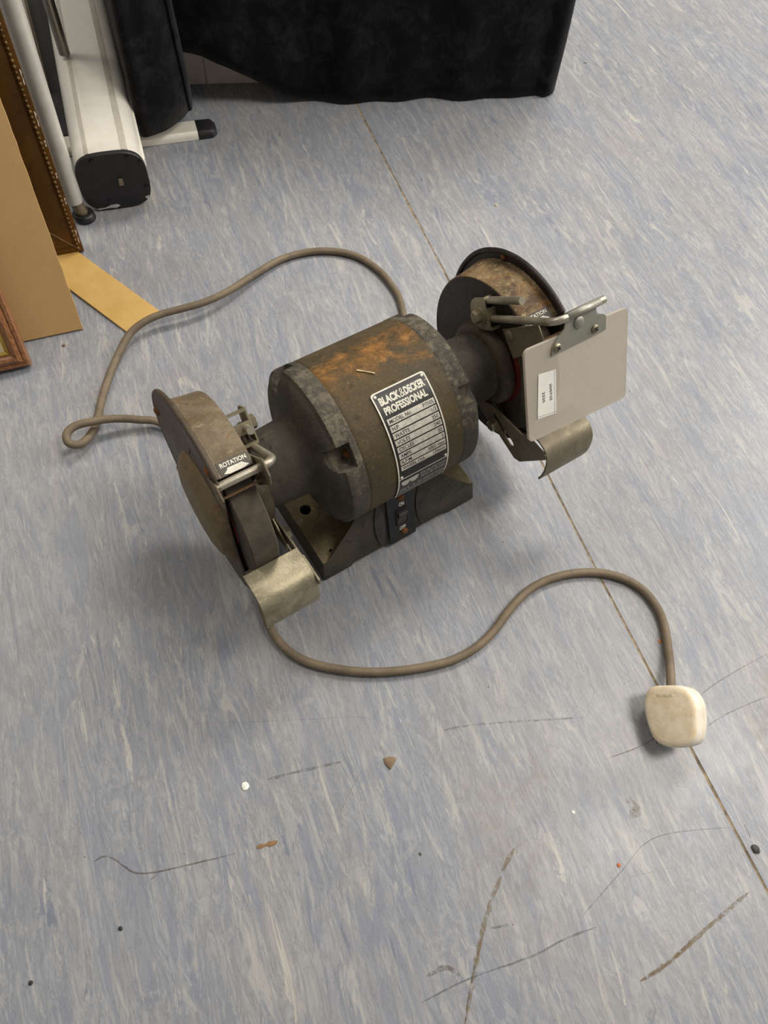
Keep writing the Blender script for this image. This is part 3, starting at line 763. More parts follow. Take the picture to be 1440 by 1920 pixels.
def clip(s, cy, cz):
    c = Vector((s*(0.1268 if s > 0 else 0.1172), cy, cz)); W = Vector((0, 0.669, 0.743))
    o = []
    # D-shaped face plate: rounded at the back, straight flange at the front
    for k in range(17):
        a = PI/2 + PI*k/16; o.append((0.0135*math.cos(a)*1.0, 0.0155*math.sin(a)))
    o += [(0.0125, -0.0155), (0.0125, 0.0155)]
    me = curve_mesh([o], 0.0018, 0.0003)
    for v in me.vertices: q = v.co.copy(); v.co = c + LEG*q.x + W*q.y + Vector((q.z, 0, 0))
    me.materials.clear(); cl = link('rod_clip', me, mZinc, G)
    me = curve_mesh([[(0, -0.0155), (0.0095, -0.0155), (0.0095, 0.0155), (0, 0.0155)]], 0.0016, 0.0002)
    for v in me.vertices: q = v.co.copy(); v.co = c + LEG*(0.0125+q.z) + W*q.y + Vector((s*q.x, 0, 0))
    me.materials.clear()
    # the flange is notched where the two legs run through: built as three tabs
    bpy.data.meshes.remove(me)
    for a, b in ((-0.0162, -0.0134), (-0.0050, 0.0048), (0.0130, 0.0158)):
        mb = MB(); mb.add(*box(c+LEG*0.0125+W*((a+b)/2)+Vector((s*(0.0046 if s > 0 else 0.0090), 0, 0)), 0.0048 if s > 0 else 0.0092, 0.0008, (b-a)/2, Vector((1, 0, 0)), LEG, W)); mb.build('clip_flange', mZinc, cl)
    mb = MB(); hexhead(mb, c+Vector((-s*0.0009, 0, 0))-LEG*0.001-W*0.0015, (-s, 0, 0), 0.0066, 0.0052, 0.0095); mb.build('clip_bolt', mZinc, cl)
    return cl
clip(1, 0.0165, 0.1900); clip(-1, 0.0165, 0.1900)

# eye shield on the right rod
SO = Vector((0, -0.0635, 0.253)); SV = Vector((0, -0.5, -0.866)); SU = Vector((1, 0, 0)); SN = SU.cross(-SV)
# in-plane coordinates: (x, s) with s measured down from the rod; small tilt
def shp(x, s_, off=0.0): return SO + SU*x + SV*s_ + SN*off
ca, sa = math.cos(math.radians(3.3)), math.sin(math.radians(3.3))
TU = (SU*ca + SV*sa); TV = (SV*ca - SU*sa)
K0 = shp(0.0977, 0.0112, -0.0030)
shield = sheet('eye_shield', [rrect(0, 0.0, 0.1165, 0.0885, 0.0055, 5)], 0.0030, K0, TU, TV, mShield, G, 0.0005)
def SHP(a, b, off=0.0): return K0 + TU*a + TV*b + SN*off
FSH = 0.0016
brk = [(0.0275, 0.0145), (0.0290, 0.0070), (0.0360, -0.0010), (0.0420, -0.0050), (0.0450, -0.0150), (0.0450, -0.0182), (0.0770, -0.0170), (0.0775, -0.0090), (0.0790, -0.0060), (0.0855, -0.0040), (0.0890, -0.0010), (0.0885, 0.0115)]
bk = sheet('shield_bracket', [[(a, b) for a, b in brk]], 0.0014, K0+SN*(FSH+0.0008), TU, TV, mGalv, shield, 0.0002)
# rolled top of the bracket round the rod
mb = MB(); rows = []
ctr = Vector((0, -0.0640, 0.2545))
for x in (0.1425, 0.1775):
    rows.append([Vector((x, ctr.y, ctr.z)) + SN*math.cos(a)*0.0040 - SV*math.sin(a)*0.0040 for a in [PI*k/10 - 0.3 for k in range(11)]])
mb.grid(rows); rb = mb.build('bracket_roll', mGalv, bk, 60)
sol = rb.modifiers.new('s', 'SOLIDIFY'); sol.thickness = 0.0012
for a, b, r_ in ((0.0335, 0.0085, 0.0040), (0.0755, 0.0060, 0.0040)):
    mb = MB(); roundhead(mb, SHP(a, b, FSH+0.0016), SN, r_, 0.0024, 16)
    sc_ = mb.build('shield_screw', mZinc, shield)
    mb = MB()
    for d in (0.6, 0.6+PI/2): mb.add(*box(SHP(a, b, FSH+0.0038), 0.0024, 0.0006, 0.0003, TU*math.cos(d)+TV*math.sin(d), TV*math.cos(d)-TU*math.sin(d), SN))
    mb.build('cross_slot', mInk, sc_)
mb = MB(); roundhead(mb, SHP(0.0575, -0.0060, FSH+0.0016), SN, 0.0056, 0.0026, 18); mb.build('bracket_rivet', mGalv, bk)
# sticker, slightly askew, print running downwards
stk = [(0.0135, 0.0265), (0.0325, 0.0285), (0.0315, 0.0705), (0.0105, 0.0680)]
st_o = sheet('paper_sticker', [stk], 0.0003, K0+SN*(FSH+0.0002), TU, TV, mSticker, shield, 0.0)
mb = MB()
def stf(u, v):   # u down the sticker, v to the right
    return SHP(0.0110+v+0.00006*0-0.02*u*0.5, 0.0270+u, FSH+0.0005)
text_box('20/07/25', 0.0125, 0.0285, 0.0140, 0.0166, stf, mb, 0.012)
text_box('2220', 0.0175, 0.0275, 0.0060, 0.0086, stf, mb, 0.012)
mb.build('sticker_print', mInk, st_o, None)
mb = MB()
for q0, q1 in (((0.0308, 0.0283), (0.0298, 0.0703)), ((0.0106, 0.0662), (0.0316, 0.0688))):
    a = SHP(q0[0], q0[1], FSH+0.0005); b = SHP(q1[0], q1[1], FSH+0.0005); nrm = (b-a).normalized().cross(SN)*0.00012
    mb.add([a-nrm, a+nrm, b+nrm, b-nrm], [[0, 1, 2, 3]])
mb.build('sticker_rule', plain('rule_ink', S(90, 88, 84), 0.6), st_o, None)

# ---- cord
ZC = 0.0046
cp = [Vector((0.030, 0.068, 0.030)), Vector((0.055, 0.098, 0.020)), Vector((0.11, 0.135, 0.010)), at(772, 640, ZC)]
for px_, py_, z in ((757, 592, ZC), (750, 562, ZC), (735, 535, ZC), (708, 505, ZC), (670, 481, ZC), (625, 471, ZC), (575, 473, ZC), (525, 487, ZC+.001), (478, 514, .008), (430, 545, .012), (385, 566, .016), (340, 579, .018), (300, 590, .017), (268, 605, .015),
                (242, 628, .011), (222, 665, .007), (205, 705, ZC), (192, 745, ZC), (184, 780, ZC), (176, 805, .006), (160, 826, .010), (143, 834, .015), (127, 829, .020), (126, 812, .023), (143, 798, .023), (175, 790, .021), (215, 785, .017), (260, 787, .013), (305, 795, .009)):
    cp.append(at(px_, py_, z))
for px_, py_ in ((372, 850), (430, 960), (475, 1080), (502, 1165), (520, 1199), (548, 1226), (585, 1244), (635, 1255), (690, 1260), (745, 1258), (800, 1250), (850, 1237), (893, 1214), (925, 1184), (952, 1148), (985, 1112), (1025, 1088), (1075, 1075), (1125, 1074), (1170, 1085), (1205, 1106), (1230, 1136), (1245, 1172)):
    cp.append(at(px_, py_, ZC))
cp += [at(1253, 1220, 0.006), at(1257, 1258, 0.010), at(1258, 1292, 0.0165), at(1257, 1305, 0.0180)]
mb = MB(); mb.tube(catmull(cp, 6), 0.0044, 12)
cord = mb.build('power_cord', mCord, G, 60)

# ---- mains plug, lying on its pins with the back up
pc0 = at(1255, 1342, 0.030)
cdir = (CAM-pc0).normalized()
PR = (RT - cdir*RT.dot(cdir)).normalized(); PU = cdir.cross(PR).normalized()
ang = math.radians(25)
PN = (cdir*math.cos(ang) - PR*math.sin(ang)).normalized(); PRr = (PR*math.cos(ang) + cdir*math.sin(ang)).normalized()
prof = [(-22, 26), (-8, 27.5), (6, 26.5), (15, 22), (20, 13), (21, 2), (19, -14), (14, -24), (2, -28), (-12, -27.5), (-21, -23), (-26, -13), (-29, 3), (-28, 16)]
cen = Vector((-4.5, 0, 0)); pl = catmull([Vector((x, y, 0)) for x, y in prof], 4, True)
pl = [((q-cen)*0.001) for q in pl]
pl = [Vector((q.x*1.02, q.y, 0)) for q in pl]
layers = [(0.0, 0.80), (-0.0006, 0.90), (-0.0022, 0.97), (-0.005, 1.0), (-0.0125, 1.01), (-0.0130, 0.985), (-0.0138, 0.985), (-0.0143, 1.01), (-0.020, 1.0), (-0.0245, 0.95), (-0.026, 0.86)]
def plug_mesh(O):
    mb = MB(); mb.loft([[O + PRr*q.x*s_ + PU*q.y*s_ + PN*d for q in pl] for d, s_ in layers]); return mb
pins = [((0, -0.013), 0.004, 0.0020, 0.0200), ((-0.011, 0.0095), 0.0032, 0.002, 0.0165), ((0.011, 0.0095), 0.0032, 0.002, 0.0165)]
def plug_low(O):
    lo = min(v.z for v in plug_mesh(O).v)
    for (u, v), a, b, L in pins:
        for su in (-1, 1):
            for sv in (-1, 1): lo = min(lo, (O + PRr*(u+su*a) + PU*(v+sv*b) + PN*(-0.026-L)).z)
    return lo
ray = (pc0-CAM).normalized(); O = pc0.copy()
for _ in range(8):
    lo = plug_low(O); O = O + ray*((lo-0.0002)/-ray.z)
tP = NT('plug_cream')
nn_ = tP.noise(90, 8, 0.7); sp_ = tP.noise(420, 4, 0.7); 
mPlug = tP.done(tP.mix(tP.mapr(sp_, 0.62, 0.74), tP.mix(tP.mapr(nn_, 0.35, 0.7), S(246, 230, 200), S(230, 206, 168)), S(150, 122, 84)), 0.5, 0, 0.4, nn_, 0.15, 0.0008)
mPlugSide = plain('plug_side', S(236, 228, 208), 0.4, var=0.06)
PLG = plug_mesh(O)
plug = PLG.build('mains_plug', [mPlug, mPlugSide], G, 45)
for p in plug.data.polygons:
    if (p.normal.dot(PN)) < 0.6: p.material_index = 1
for (u, v), a, b, L in pins:
    mb = MB(); mb.add(*box(O+PRr*u+PU*v+PN*(-0.0255-L/2), a, b, L/2+0.0004, PRr, PU, PN)); mb.build('plug_pin', plain('brass', S(190, 160, 100), 0.35, 0.9), plug)
mb = MB(); text_box('BS1363A', -0.0105, 0.0045, 0.0165, 0.0195, lambda u, v: O+PRr*u+PU*v+PN*0.00015, mb, 0.0)
mb.build('plug_marking', plain('plug_mark', S(196, 174, 134), 0.7), plug, None)

# pale splinter lying on the drum
mb = MB(); pts = [PT(-0.0178, RD+0.0012, 93.0), PT(-0.0150, RD+0.0009, 91.2), PT(-0.0100, RD+0.0009, 88.0), PT(-0.0062, RD+0.0010, 85.4)]
mb.tube(catmull(pts, 4), 0.0006, 6); sp = mb.build('wood_splinter', plain('splinter', S(226, 206, 162), 0.7), None, 60)
tag(sp, 'thin pale wood splinter lying on top of the motor drum', 'splinter')

# ------------------------------------------------------------------ black cloth on its plinth
CA = Vector((0.633, 0.445, 0)); CDv = Vector((-0.9130, 0.4079, 0)).normalized(); CNv = Vector((0.4079, 0.9130, 0)).normalized()   # along the front, and away from the camera
PH = 0.52
P0 = CA + CDv*0.03 + CNv*0.052
mPl = plain('plinth_paint', S(206, 192, 178), 0.7, var=0.06, sc=25)
PLN = thing('display_plinth', 'pale grey plinth under the black cloth, its foot showing beneath the raised hem', 'plinth')
xa, ya = 0.585, 0.34
pk = P0 + CDv*(xa/2) + CNv*(ya/2)
mb = MB(); mb.add(*box(pk+Vector((0, 0, PH-0.011)), xa/2+0.004, ya/2+0.004, 0.010, CDv, CNv)); mb.build('top_board', mPl, PLN, 30)
xj = 0.505
for a, b in ((0, xj-0.0006), (xj+0.0006, xa)):
    mb = MB(); mb.add(*box(P0+CDv*((a+b)/2)+CNv*0.009+Vector((0, 0, (PH-0.021)/2)), (b-a)/2, 0.009, (PH-0.021)/2, CDv, CNv)); mb.build('front_panel', mPl, PLN, 30, bevel=0.0005, seg=1)
mb = MB(); mb.add(*box(P0+CDv*0.009+CNv*(0.018+(ya-0.018)/2)+Vector((0, 0, (PH-0.021)/2)), 0.009, (ya-0.018)/2, (PH-0.021)/2, CDv, CNv)); mb.build('side_panel', mPl, PLN, 30)
mb = MB(); mb.add(*box(P0+CDv*(xa-0.009)+CNv*(0.018+(ya-0.018)/2)+Vector((0, 0, (PH-0.021)/2)), 0.009, (ya-0.018)/2, (PH-0.021)/2, CDv, CNv)); mb.build('side_panel', mPl, PLN, 30)

def hemz(s_):
    ks = [(0, 0.003), (0.37, 0.003), (0.39, 0.006), (0.417, 0.0163), (0.462, 0.0377), (0.505, 0.0634), (0.533, 0.0745), (0.572, 0.0795), (0.63, 0.078)]
    for (a, za), (b, zb_) in zip(ks[:-1], ks[1:]):
        if s_ <= b: return za+(zb_-za)*(s_-a)/(b-a)
    return ks[-1][1]
mb = MB()
path = []   # (bottom point, top point, hem z)
for k in range(12, 0, -1):      # right-hand return, going back from the corner
    d = 0.36*k/12; path.append((CA + CNv*(d+0.01) + CDv*(-0.004*math.sin(k*1.3)), P0 + CDv*(-0.008) + CNv*(d-0.03), 0.004))
for k in range(5):              # rounded corner
    a = PI/2*k/4; c_ = CA + CDv*0.02 + CNv*0.02; q = c_ - CDv*0.02*math.cos(a) - CNv*0.02*math.sin(a); path.append((q, P0 + CDv*(-0.006+0.006*k/4) - CNv*(0.008*k/4), 0.003))
NS = 60
for k in range(1, NS+1):
    s_ = 0.02 + (0.60-0.02)*k/NS
    w_ = 0.004*math.sin(s_*34+0.6)+0.003*math.sin(s_*71)
    path.append((CA + CDv*s_ + CNv*(w_*0.8), P0 + CDv*(s_-0.03) - CNv*0.009, hemz(s_)))
rows = []
NV = 22
for i in range(NV+1):
    t = i/NV; row = []
    for j, (b, tp, hz) in enumerate(path):
        z = hz + (PH+0.003-hz)*t
        q = b.lerp(tp, t**1.4)
        nz = mnoise.noise(Vector((j*0.16, i*0.35, 1.7)))*0.003*(1-t)
        row.append(Vector((q.x, q.y, z)) + CNv*nz)
    rows.append(row)
mb.grid(rows)
topc = [Vector((tp.x, tp.y, PH+0.003)) for _, tp, _ in path]
back = []
for tp in topc:
    a = (tp-P0).dot(CDv); back.append(P0 + CDv*min(max(a, 0), xa) + CNv*(ya) + Vector((0, 0, PH+0.003)))
mb.grid([topc, [a.lerp(b, 0.5) for a, b in zip(topc, back)], back])
# the corner fold at the left, hanging lower and in front of the main drop
fb = [at(352, 211, .028), at(357, 203, .030), at(352, 207, .029), at(338, 222, .027), at(318, 238, .026), at(298, 248, .026), at(280, 254, .026), at(268, 255, .027), at(262, 246, .03)]
fb[0] = fb[1] + CNv*0.035
bot = catmull(fb, 4)
l_end = bot[-1]
for k in range(1, 9): bot.append(l_end + AX2*0.035*k + AX1*0.0012*k)
tops = []
nb = len(bot)
ctop = P0 + CDv*(xa+0.005) - CNv*0.006
for j in range(nb):
    u = j/(nb-1)
    d = bot[j]
    tops.append(Vector((ctop.x, ctop.y, 0)) + Vector((d.x-0.07, d.y-0.69, 0))*0.55*(1 if True else 0))
rows = []
for i in range(19):
    t = i/18; row = []
    for j in range(nb):
        b = bot[j]; z = b.z + (PH+0.004-b.z)*t
        q = Vector((b.x, b.y, 0)).lerp(tops[j], t)
        bulge = 0.006*math.sin(PI*t)*math.sin(j*0.55) + 0.002*mnoise.noise(Vector((j*0.3, i*0.4, 9)))
        row.append(Vector((q.x, q.y, z)) - AX2*bulge*0.5)
    rows.append(row)
mb.grid(rows)
cl = mb.build('black_cloth', mCloth, None, 80)
sol = cl.modifiers.new('thick', 'SOLIDIFY'); sol.thickness = 0.003; sol.offset = 1
tag(cl, 'black velvet cloth draped to the floor behind the grinder', 'cloth')

# ------------------------------------------------------------------ roller banner cassette
mAlu = NT('brushed_aluminium')
na = mAlu.noise(200, 3, 0.5, vec=mAlu.vm('MULTIPLY', mAlu.co, (0.5, 0.5, 0.5)))
mAl = mAlu.done(mAlu.mix(mAlu.mapr(na, 0.3, 0.7), S(246, 239, 222), S(250, 244, 230)), 0.30, 0.3, 0.5)
mAlD = plain('aluminium_groove', S(206, 198, 182), 0.5, 0.4, var=0.05)
mTube = plain('grey_tube', S(200, 195, 184), 0.36, 0.15, var=0.05)
BN = thing('banner_cassette', 'silver roller banner cassette with black end cap lying on the floor beside the black cloth', 'banner stand')
CE1, CE2, CW, CH = -0.1672, 0.4985, 0.0435, 0.0405
BX, BY = Vector((0.962, -0.272, 0)).normalized(), Vector((0.272, 0.962, 0)).normalized()
BO = room(CE1, CE2)
def cas(e1, e2, z=0.0): return BO + BX*(e1-CE1) + BY*(e2-CE2) + Vector((0, 0, z))
def cass(k=1.0, n=72, grooves=True):
    out = []
    for i in range(n):
        a = 2*PI*i/n; c_, s_ = math.cos(a), math.sin(a); p_ = 3.4
        r_ = (abs(c_)**p_ + abs(s_)**p_)**(-1/p_)
        x, z = CW*r_*c_*k, CH*r_*s_*k
        out.append((x, z))
    return out
prof = cass()
mb = MB()
def cring(e2, k=1.0, pr=None): return [cas(CE1+x*k, e2, CH+0.0006+z*k) for x, z in (pr or prof)]
mb.loft([cring(e) for e in (CE2+0.006, 0.8, 1.1, 1.4)])
body = mb.build('housing', mAl, BN, 30)
# raised ribs along the top face
for xa_, xb_ in ((-0.0255, -0.0205), (0.0190, 0.0265)):
    mb = MB()
    def top_z(x):
        return CH*(max(0, 1-(abs(x)/CW)**3.4))**(1/3.4)
    ring = lambda e: [cas(CE1+x, e, CH+0.0006+top_z(x)+o_) for x, o_ in ((xa_, -0.001), (xa_, 0.0005), ((xa_+xb_)/2, 0.0006), (xb_, 0.0005), (xb_, -0.001))]
    mb.loft([ring(CE2+0.006), ring(1.4)]); mb.build('rib', mAlD, body, 30)
mb = MB(); mb.loft([cring(CE2, 0.985), cring(CE2+0.001, 1.0), cring(CE2+0.006, 1.0)]); endc = mb.build('end_cap', mBlack, BN, 30)
for x, z in ((-0.019, 0.0345), (0.0235, 0.0335), (0.0375, 0.025), (0.038, -0.012), (-0.012, -0.0265)):
    mb = MB(); c_ = cas(CE1+x, CE2-0.0004, CH+z)
    roundhead(mb, c_, -BY, 0.0030, 0.0010, 12); mb.build('cap_screw', plain('screw_black', S(14, 14, 14), 0.3), endc)
mb = MB(); mb.add(*box(cas(CE1+0.0085, CE2-0.003, CH+0.002), 0.0026, 0.0035, 0.0028, BX, BY)); mb.build('drive_pin', mDull, endc)
mb = MB(); roundhead(mb, cas(CE1+0.0085, CE2-0.0003, CH-0.006), -BY, 0.0022, 0.0008); mb.build('drive_hole', mInk, endc)
mChip = plain('bare_alloy', S(206, 204, 200), 0.4, 0.2)
def chip(pts):
    me = curve_mesh([pts], 0.0004, 0.0)
    for v in me.vertices: q = v.co.copy(); v.co = cas(CE1+q.x, CE2-0.0001+q.z, CH+q.y)
    me.materials.clear(); link('paint_chip', me, mChip, endc, None)
chip([(-0.031, -0.0352), (-0.020, -0.0355), (-0.012, -0.0325), (-0.004, -0.0322), (-0.0005, -0.0350), (-0.006, -0.0378), (-0.012, -0.0368), (-0.02, -0.0368), (-0.028, -0.0372)])
chip([(0.0335, -0.0270), (0.0385, -0.0255), (0.0375, -0.0300), (0.0345, -0.0300)])
# folding foot lying under the cassette
FE2 = 0.6310
fpts = [(-0.0165, 0.0), (-0.0165, 0.003), (-0.0145, 0.0055), (-0.0115, 0.0070), (0.0115, 0.0070), (0.0145, 0.0055), (0.0165, 0.003), (0.0165, 0.0)]
def foot_ring(e1, k=1.0): return [cas(e1, FE2+y*k, 0.0006+z*1.5*k) for y, z in fpts]
mb = MB(); mb.loft([foot_ring(-0.1225), foot_ring(-0.043)]); ft = mb.build('stand_foot', mAl, BN, 30)
mb = MB(); mb.loft([foot_ring(-0.043, 1.02), foot_ring(-0.022, 1.0), foot_ring(-0.0155, 0.62)]); mb.build('foot_cap', mBlack, ft, 30, bevel=0.0006)
mb = MB(); mb.loft([foot_ring(-0.213), foot_ring(-0.262)]); mb.build('stand_foot', mAl, BN, 30)
# dark edge profile along the right of the cassette
mb = MB(); mb.add(*box(cas(CE1+0.0412, 0.956, 0.053), 0.0034, 0.444, 0.006, BX, BY)); mb.build('side_rail', mAl, BN, 30, bevel=0.0015)

# pole dropping onto the shoulder of the cassette
q = at(121, 100, 0.0845)
mb = MB(); mb.tube([q, q+Vector((0, 0, 0.003)), q+Vector((0, 0, 0.62))], lambda i: 0.0072, 16)
o = mb.build('support_pole', plain('satin_pole', S(140, 134, 124), 0.3, 0.8, var=0.05), BN, 40)
# grey leg with rubber foot
LG = thing('stand_leg', 'pale grey tubular stand leg on a black rubber foot beside the cassette', 'stand leg')
c0 = at(161, 409, 0.0); c1 = at(139, 379, 0.024); c2 = at(19, 0, 0.240); c2 = c1 + (c2-c1)*2.2
n = 28
ring = lambda r, z: [c0 + (c1-c0)*(z/0.024*0.8) + Vector((r*math.cos(2*PI*k/n), r*math.sin(2*PI*k/n), z - (c1-c0).z*(z/0.024*0.8))) for k in range(n)]
mb = MB()
mb.loft([ring(0.0128, 0.0), ring(0.0135, 0.001), ring(0.0135, 0.007), ring(0.0120, 0.009), ring(0.0085, 0.0095)]); mb.build('rubber_foot', mBlack, LG, 40)
mb = MB(); mb.loft([ring(0.0075, 0.009), ring(0.0085, 0.012), ring(0.0078, 0.018), ring(0.0078, 0.026)]); mb.build('levelling_stud', plain('stud_bronze', S(140, 122, 96), 0.4, 0.5, var=0.2), LG, 40)
mb = MB(); mb.tube([c1, c1.lerp(c2, 0.004), c1.lerp(c2, 0.5), c2], lambda i: 0.0106 if i == 0 else 0.0112, 28); mb.build('leg_tube', mTube, LG, 40)

# dark sheet added to fill the dark gap between leg and cassette
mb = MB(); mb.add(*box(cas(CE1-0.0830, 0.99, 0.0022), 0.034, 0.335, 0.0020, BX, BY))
dp_ = mb.build('dark_gap_fill', plain('dark_gap_fill', S(46, 42, 44), 0.5, var=0.1), None, 30, bevel=0.0008)
tag(dp_, 'dark grey flat sheet filling the floor gap between grey leg and silver cassette', 'panel')
# bright metal channel standing beyond it
CHN = thing('metal_channel', 'shiny metal channel lying at the far left edge behind the grey leg', 'metal channel')
a = at(80, 130, 0.020); b = at(56, -60, 0.020); d = AX2.copy(); nr = Vector((-d.y, d.x, 0)); L = 0.5
mCh = plain('chrome', S(206, 196, 176), 0.22, 0.9, var=0.12, sc=20)
for off, hw_, hz, z in ((0.003, 0.003, 0.008, 0.024), (0.010, 0.0025, 0.007, 0.023), (0.030, 0.017, 0.006, 0.021)):
    mb = MB(); mb.add(*box(a+d*(L/2-0.03)+nr*off+Vector((0, 0, z-a.z)), L/2, hw_, hz, d, nr)); mb.build('channel_strip', mCh, CHN, 30, bevel=0.001)
mb = MB(); mb.add(*box(a+d*0.145+nr*0.030+Vector((0, 0, 0.0275-a.z)), 0.012, 0.017, 0.0012, d, nr)); mb.build('joint_band', mDull, CHN, 30)
mb = MB(); mb.add(*box(a+d*(L/2-0.03)+nr*0.022+Vector((0, 0, 0.0100-a.z)), L/2, 0.024, 0.0056, d, nr)); mb.build('channel_base', mDull, CHN, 30)

# ------------------------------------------------------------------ boards leaning at the left
def lean_frame(base, deg):
    """u along the foot (to the left), v up the leaning face, n out of the face"""
    a = math.radians(deg)
    U = -AX1; V = (Vector((0, 0, 1))*math.cos(a) + AX2*math.sin(a)); Nn = (-AX2*math.cos(a) + Vector((0, 0, 1))*math.sin(a))
    return Vector(base), U, V, Nn
# cardboard sheet, ragged at the right edge
B, U, V, Nn = lean_frame(at(157, 617, 0.0), 23)
B = B + Vector((0, 0, 0.0016))
edge = []
for k in range(60):
    v = 0.55*k/59; edge.append((0.0010*mnoise.noise(Vector((v*60, 0, 0))) + 0.0006*mnoise.noise(Vector((v*300, 4, 0))), v))
ol = edge[::-1] + [(0.0, 0.0), (0.36, 0.0), (0.36, 0.55)]
tC = NT('kraft_card'); n1 = tC.noise(16, 5); n2 = tC.noise(500, 4, 0.7)
mCard = tC.done(tC.mix(tC.mapr(n2, 0.3, 0.7), tC.mix(tC.mapr(n1, 0.3, 0.7), S(196, 156, 100), S(210, 168, 110)), S(204, 166, 112)), 0.6, 0, 0.35, n2, 0.06, 0.0006)
me = curve_mesh([ol[1:]], 0.0030, 0.0002)
for v in me.vertices: q = v.co.copy(); v.co = B + U*q.x + V*q.y + Nn*q.z
me.materials.clear(); cb = link('cardboard_sheet', me, mCard, None, 35)
tag(cb, 'tan brown board sheet with a ragged edge leaning between two picture frames', 'board')

# generic mitred frame: profile across (w = inwards from outer edge, h = out of the face)
def frame_parts(root, B, U, V, Nn, W, H, prof, mat, closed_back=True):
    names = []
    corners = [(0, 0, 1, 1), (W, 0, -1, 1), (W, H, -1, -1), (0, H, 1, -1)]
    for i in range(4):
        (xa_, ya_, sxa, sya), (xb_, yb_, sxb, syb) = corners[i], corners[(i+1) % 4]
        mb = MB()
        r0 = [B + U*(xa_+sxa*w_) + V*(ya_+sya*w_) + Nn*h for w_, h in prof]
        r1 = [B + U*(xb_+sxb*w_) + V*(yb_+syb*w_) + Nn*h for w_, h in prof]
        mb.loft([r0, r1]); mb.build('frame_rail', mat, root, 30)
# old brown frame behind, with a beaded outer edge
mGiltBr = worn('brown_gilt', S(102, 68, 22), S(88, 58, 18), S(54, 34, 12), S(176, 136, 72), 0.5, 0.72, 0.68, 0.26, 0.3, bstr=0.12, grit=0.25, spec=0.5)
B2, U2, V2, N2 = lean_frame(at(157, 467, 0.0), 14)
B2 = B2 + Vector((0, 0, 0.0006))
BF = thing('gilt_picture_frame', 'old brown gilt picture frame with beaded edge leaning against the grey leg', 'picture frame')
prof = [(0.0, -0.006), (0.0, 0.0062), (0.0030, 0.0072), (0.0085, 0.0066), (0.0100, 0.0056), (0.030, 0.0070), (0.0365, 0.0060), (0.0385, 0.0030), (0.0440, 0.0010), (0.0440, -0.006)]
frame_parts(BF, B2, U2, V2, N2, 0.36, 0.46, prof, mGiltBr)
mBead = worn('bead_gilt', S(120, 88, 40), S(96, 66, 26), S(60, 38, 16), S(226, 206, 160), 0.5, 0.7, 0.56, 0.35, 0.4)
bead = MB()
nb_ = 10
rings = []
for lat in (-1.0, -0.5, 0.0, 0.5, 1.0):
    a_ = lat*PI/2*0.98; rings.append([Vector((math.cos(a_)*math.cos(2*PI*k/8), math.cos(a_)*math.sin(2*PI*k/8), math.sin(a_))) for k in range(8)])
bead.loft(rings)
bead_o = None; bme = None
for i in range(74):
    v = 0.006 + 0.0056*i
    sc_ = 0.0019*(1+0.25*random.uniform(-1, 1))
    if bme is None:
        bo = bead.build('bead', mBead, BF, 80); bme = bo.data
    else:
        bo = bpy.data.objects.new('bead', bme); COL.objects.link(bo); bo.parent = BF
    bo.location = B2 + U2*0.0058 + V2*v + N2*0.0074; bo.scale = (sc_, sc_, sc_)
mWear = plain('bare_gesso', S(206, 196, 180), 0.7, var=0.1)
for v0, v1, u_ in ((0.012, 0.030, 0.0022), (0.062, 0.070, 0.0018), (0.094, 0.100, 0.0018), (0.130, 0.137, 0.0018), (0.152, 0.168, 0.0018), (0.195, 0.21, 0.0018), (0.034, 0.075, 0.0372), (0.078, 0.110, 0.0372)):
    mb = MB(); pts = [B2+U2*(u_+0.0004*math.sin(k*2.1))+V2*(v0+(v1-v0)*k/6)+N2*(0.0066 if u_ < .01 else 0.0056) for k in range(7)]
    mb.tube(pts, lambda i: 0.0006+0.0003*math.sin(i*1.7), 6); mb.build('bare_patch', mWear, BF, 60)
mb = MB(); mb.add(*box(B2+U2*0.18+V2*0.23-N2*0.003, 0.138, 0.188, 0.002, U2, V2, N2)); mb.build('backing_panel', plain('dark_backing', S(40, 26, 14), 0.6, var=0.2), BF, 30)
mb = MB(); a_ = B2+U2*0.004+V2*0.004+N2*0.0072; b_ = B2+U2*0.036+V2*0.036+N2*0.0066
mb.tube([a_, a_.lerp(b_, 0.5)+N2*0.0006, b_], 0.00035, 5); mb.build('mitre_crack', plain('crack', S(170, 146, 104), 0.7), BF)

# front picture frame: stained wood with gilt slip
mWood = m_wood('stained_wood', S(156, 106, 66), S(108, 68, 40), 0.36, (0, 0, 0.2), (10, 10, 1.2), 40, 0.15)
mWoodH = m_wood('stained_wood_rail', S(140, 94, 58), S(96, 62, 36), 0.38, (0, 0, 0.2), (1.2, 10, 10), 40, 0.15)
B3, U3, V3, N3 = lean_frame(at(62, 688, 0.0), 25)
B3 = B3 + Vector((0, 0, 0.0045)) - U3*0.0
WF = thing('wooden_picture_frame', 'stained wood picture frame with gold inner slip leaning nearest the camera at the left edge', 'picture frame')
prof = [(0.0, -0.009), (0.0, 0.001), (0.0018, 0.0040), (0.0052, 0.0046), (0.0056, 0.0034), (0.0075, 0.0050), (0.0112, 0.0070), (0.0145, 0.0060), (0.0162, 0.0034), (0.0172, 0.0030), (0.0172, -0.009)]
corners = 0
frame_parts(WF, B3, U3, V3, N3, 0.30, 0.36, prof, mWood)
for o in list(WF.children):
    pass
mGold = plain('gold_slip', S(212, 178, 92), 0.28, 0.8, var=0.12)
prof = [(0.0172, -0.004), (0.0172, 0.0022), (0.0192, 0.0028), (0.0218, 0.0004), (0.0218, -0.004)]
for i, nm in enumerate(['slip']):
    root_children = set(WF.children)
    frame_parts(WF, B3, U3, V3, N3, 0.30, 0.36, prof, mGold)
    for o in WF.children:
        if o not in root_children: o.name = 'gold_slip'
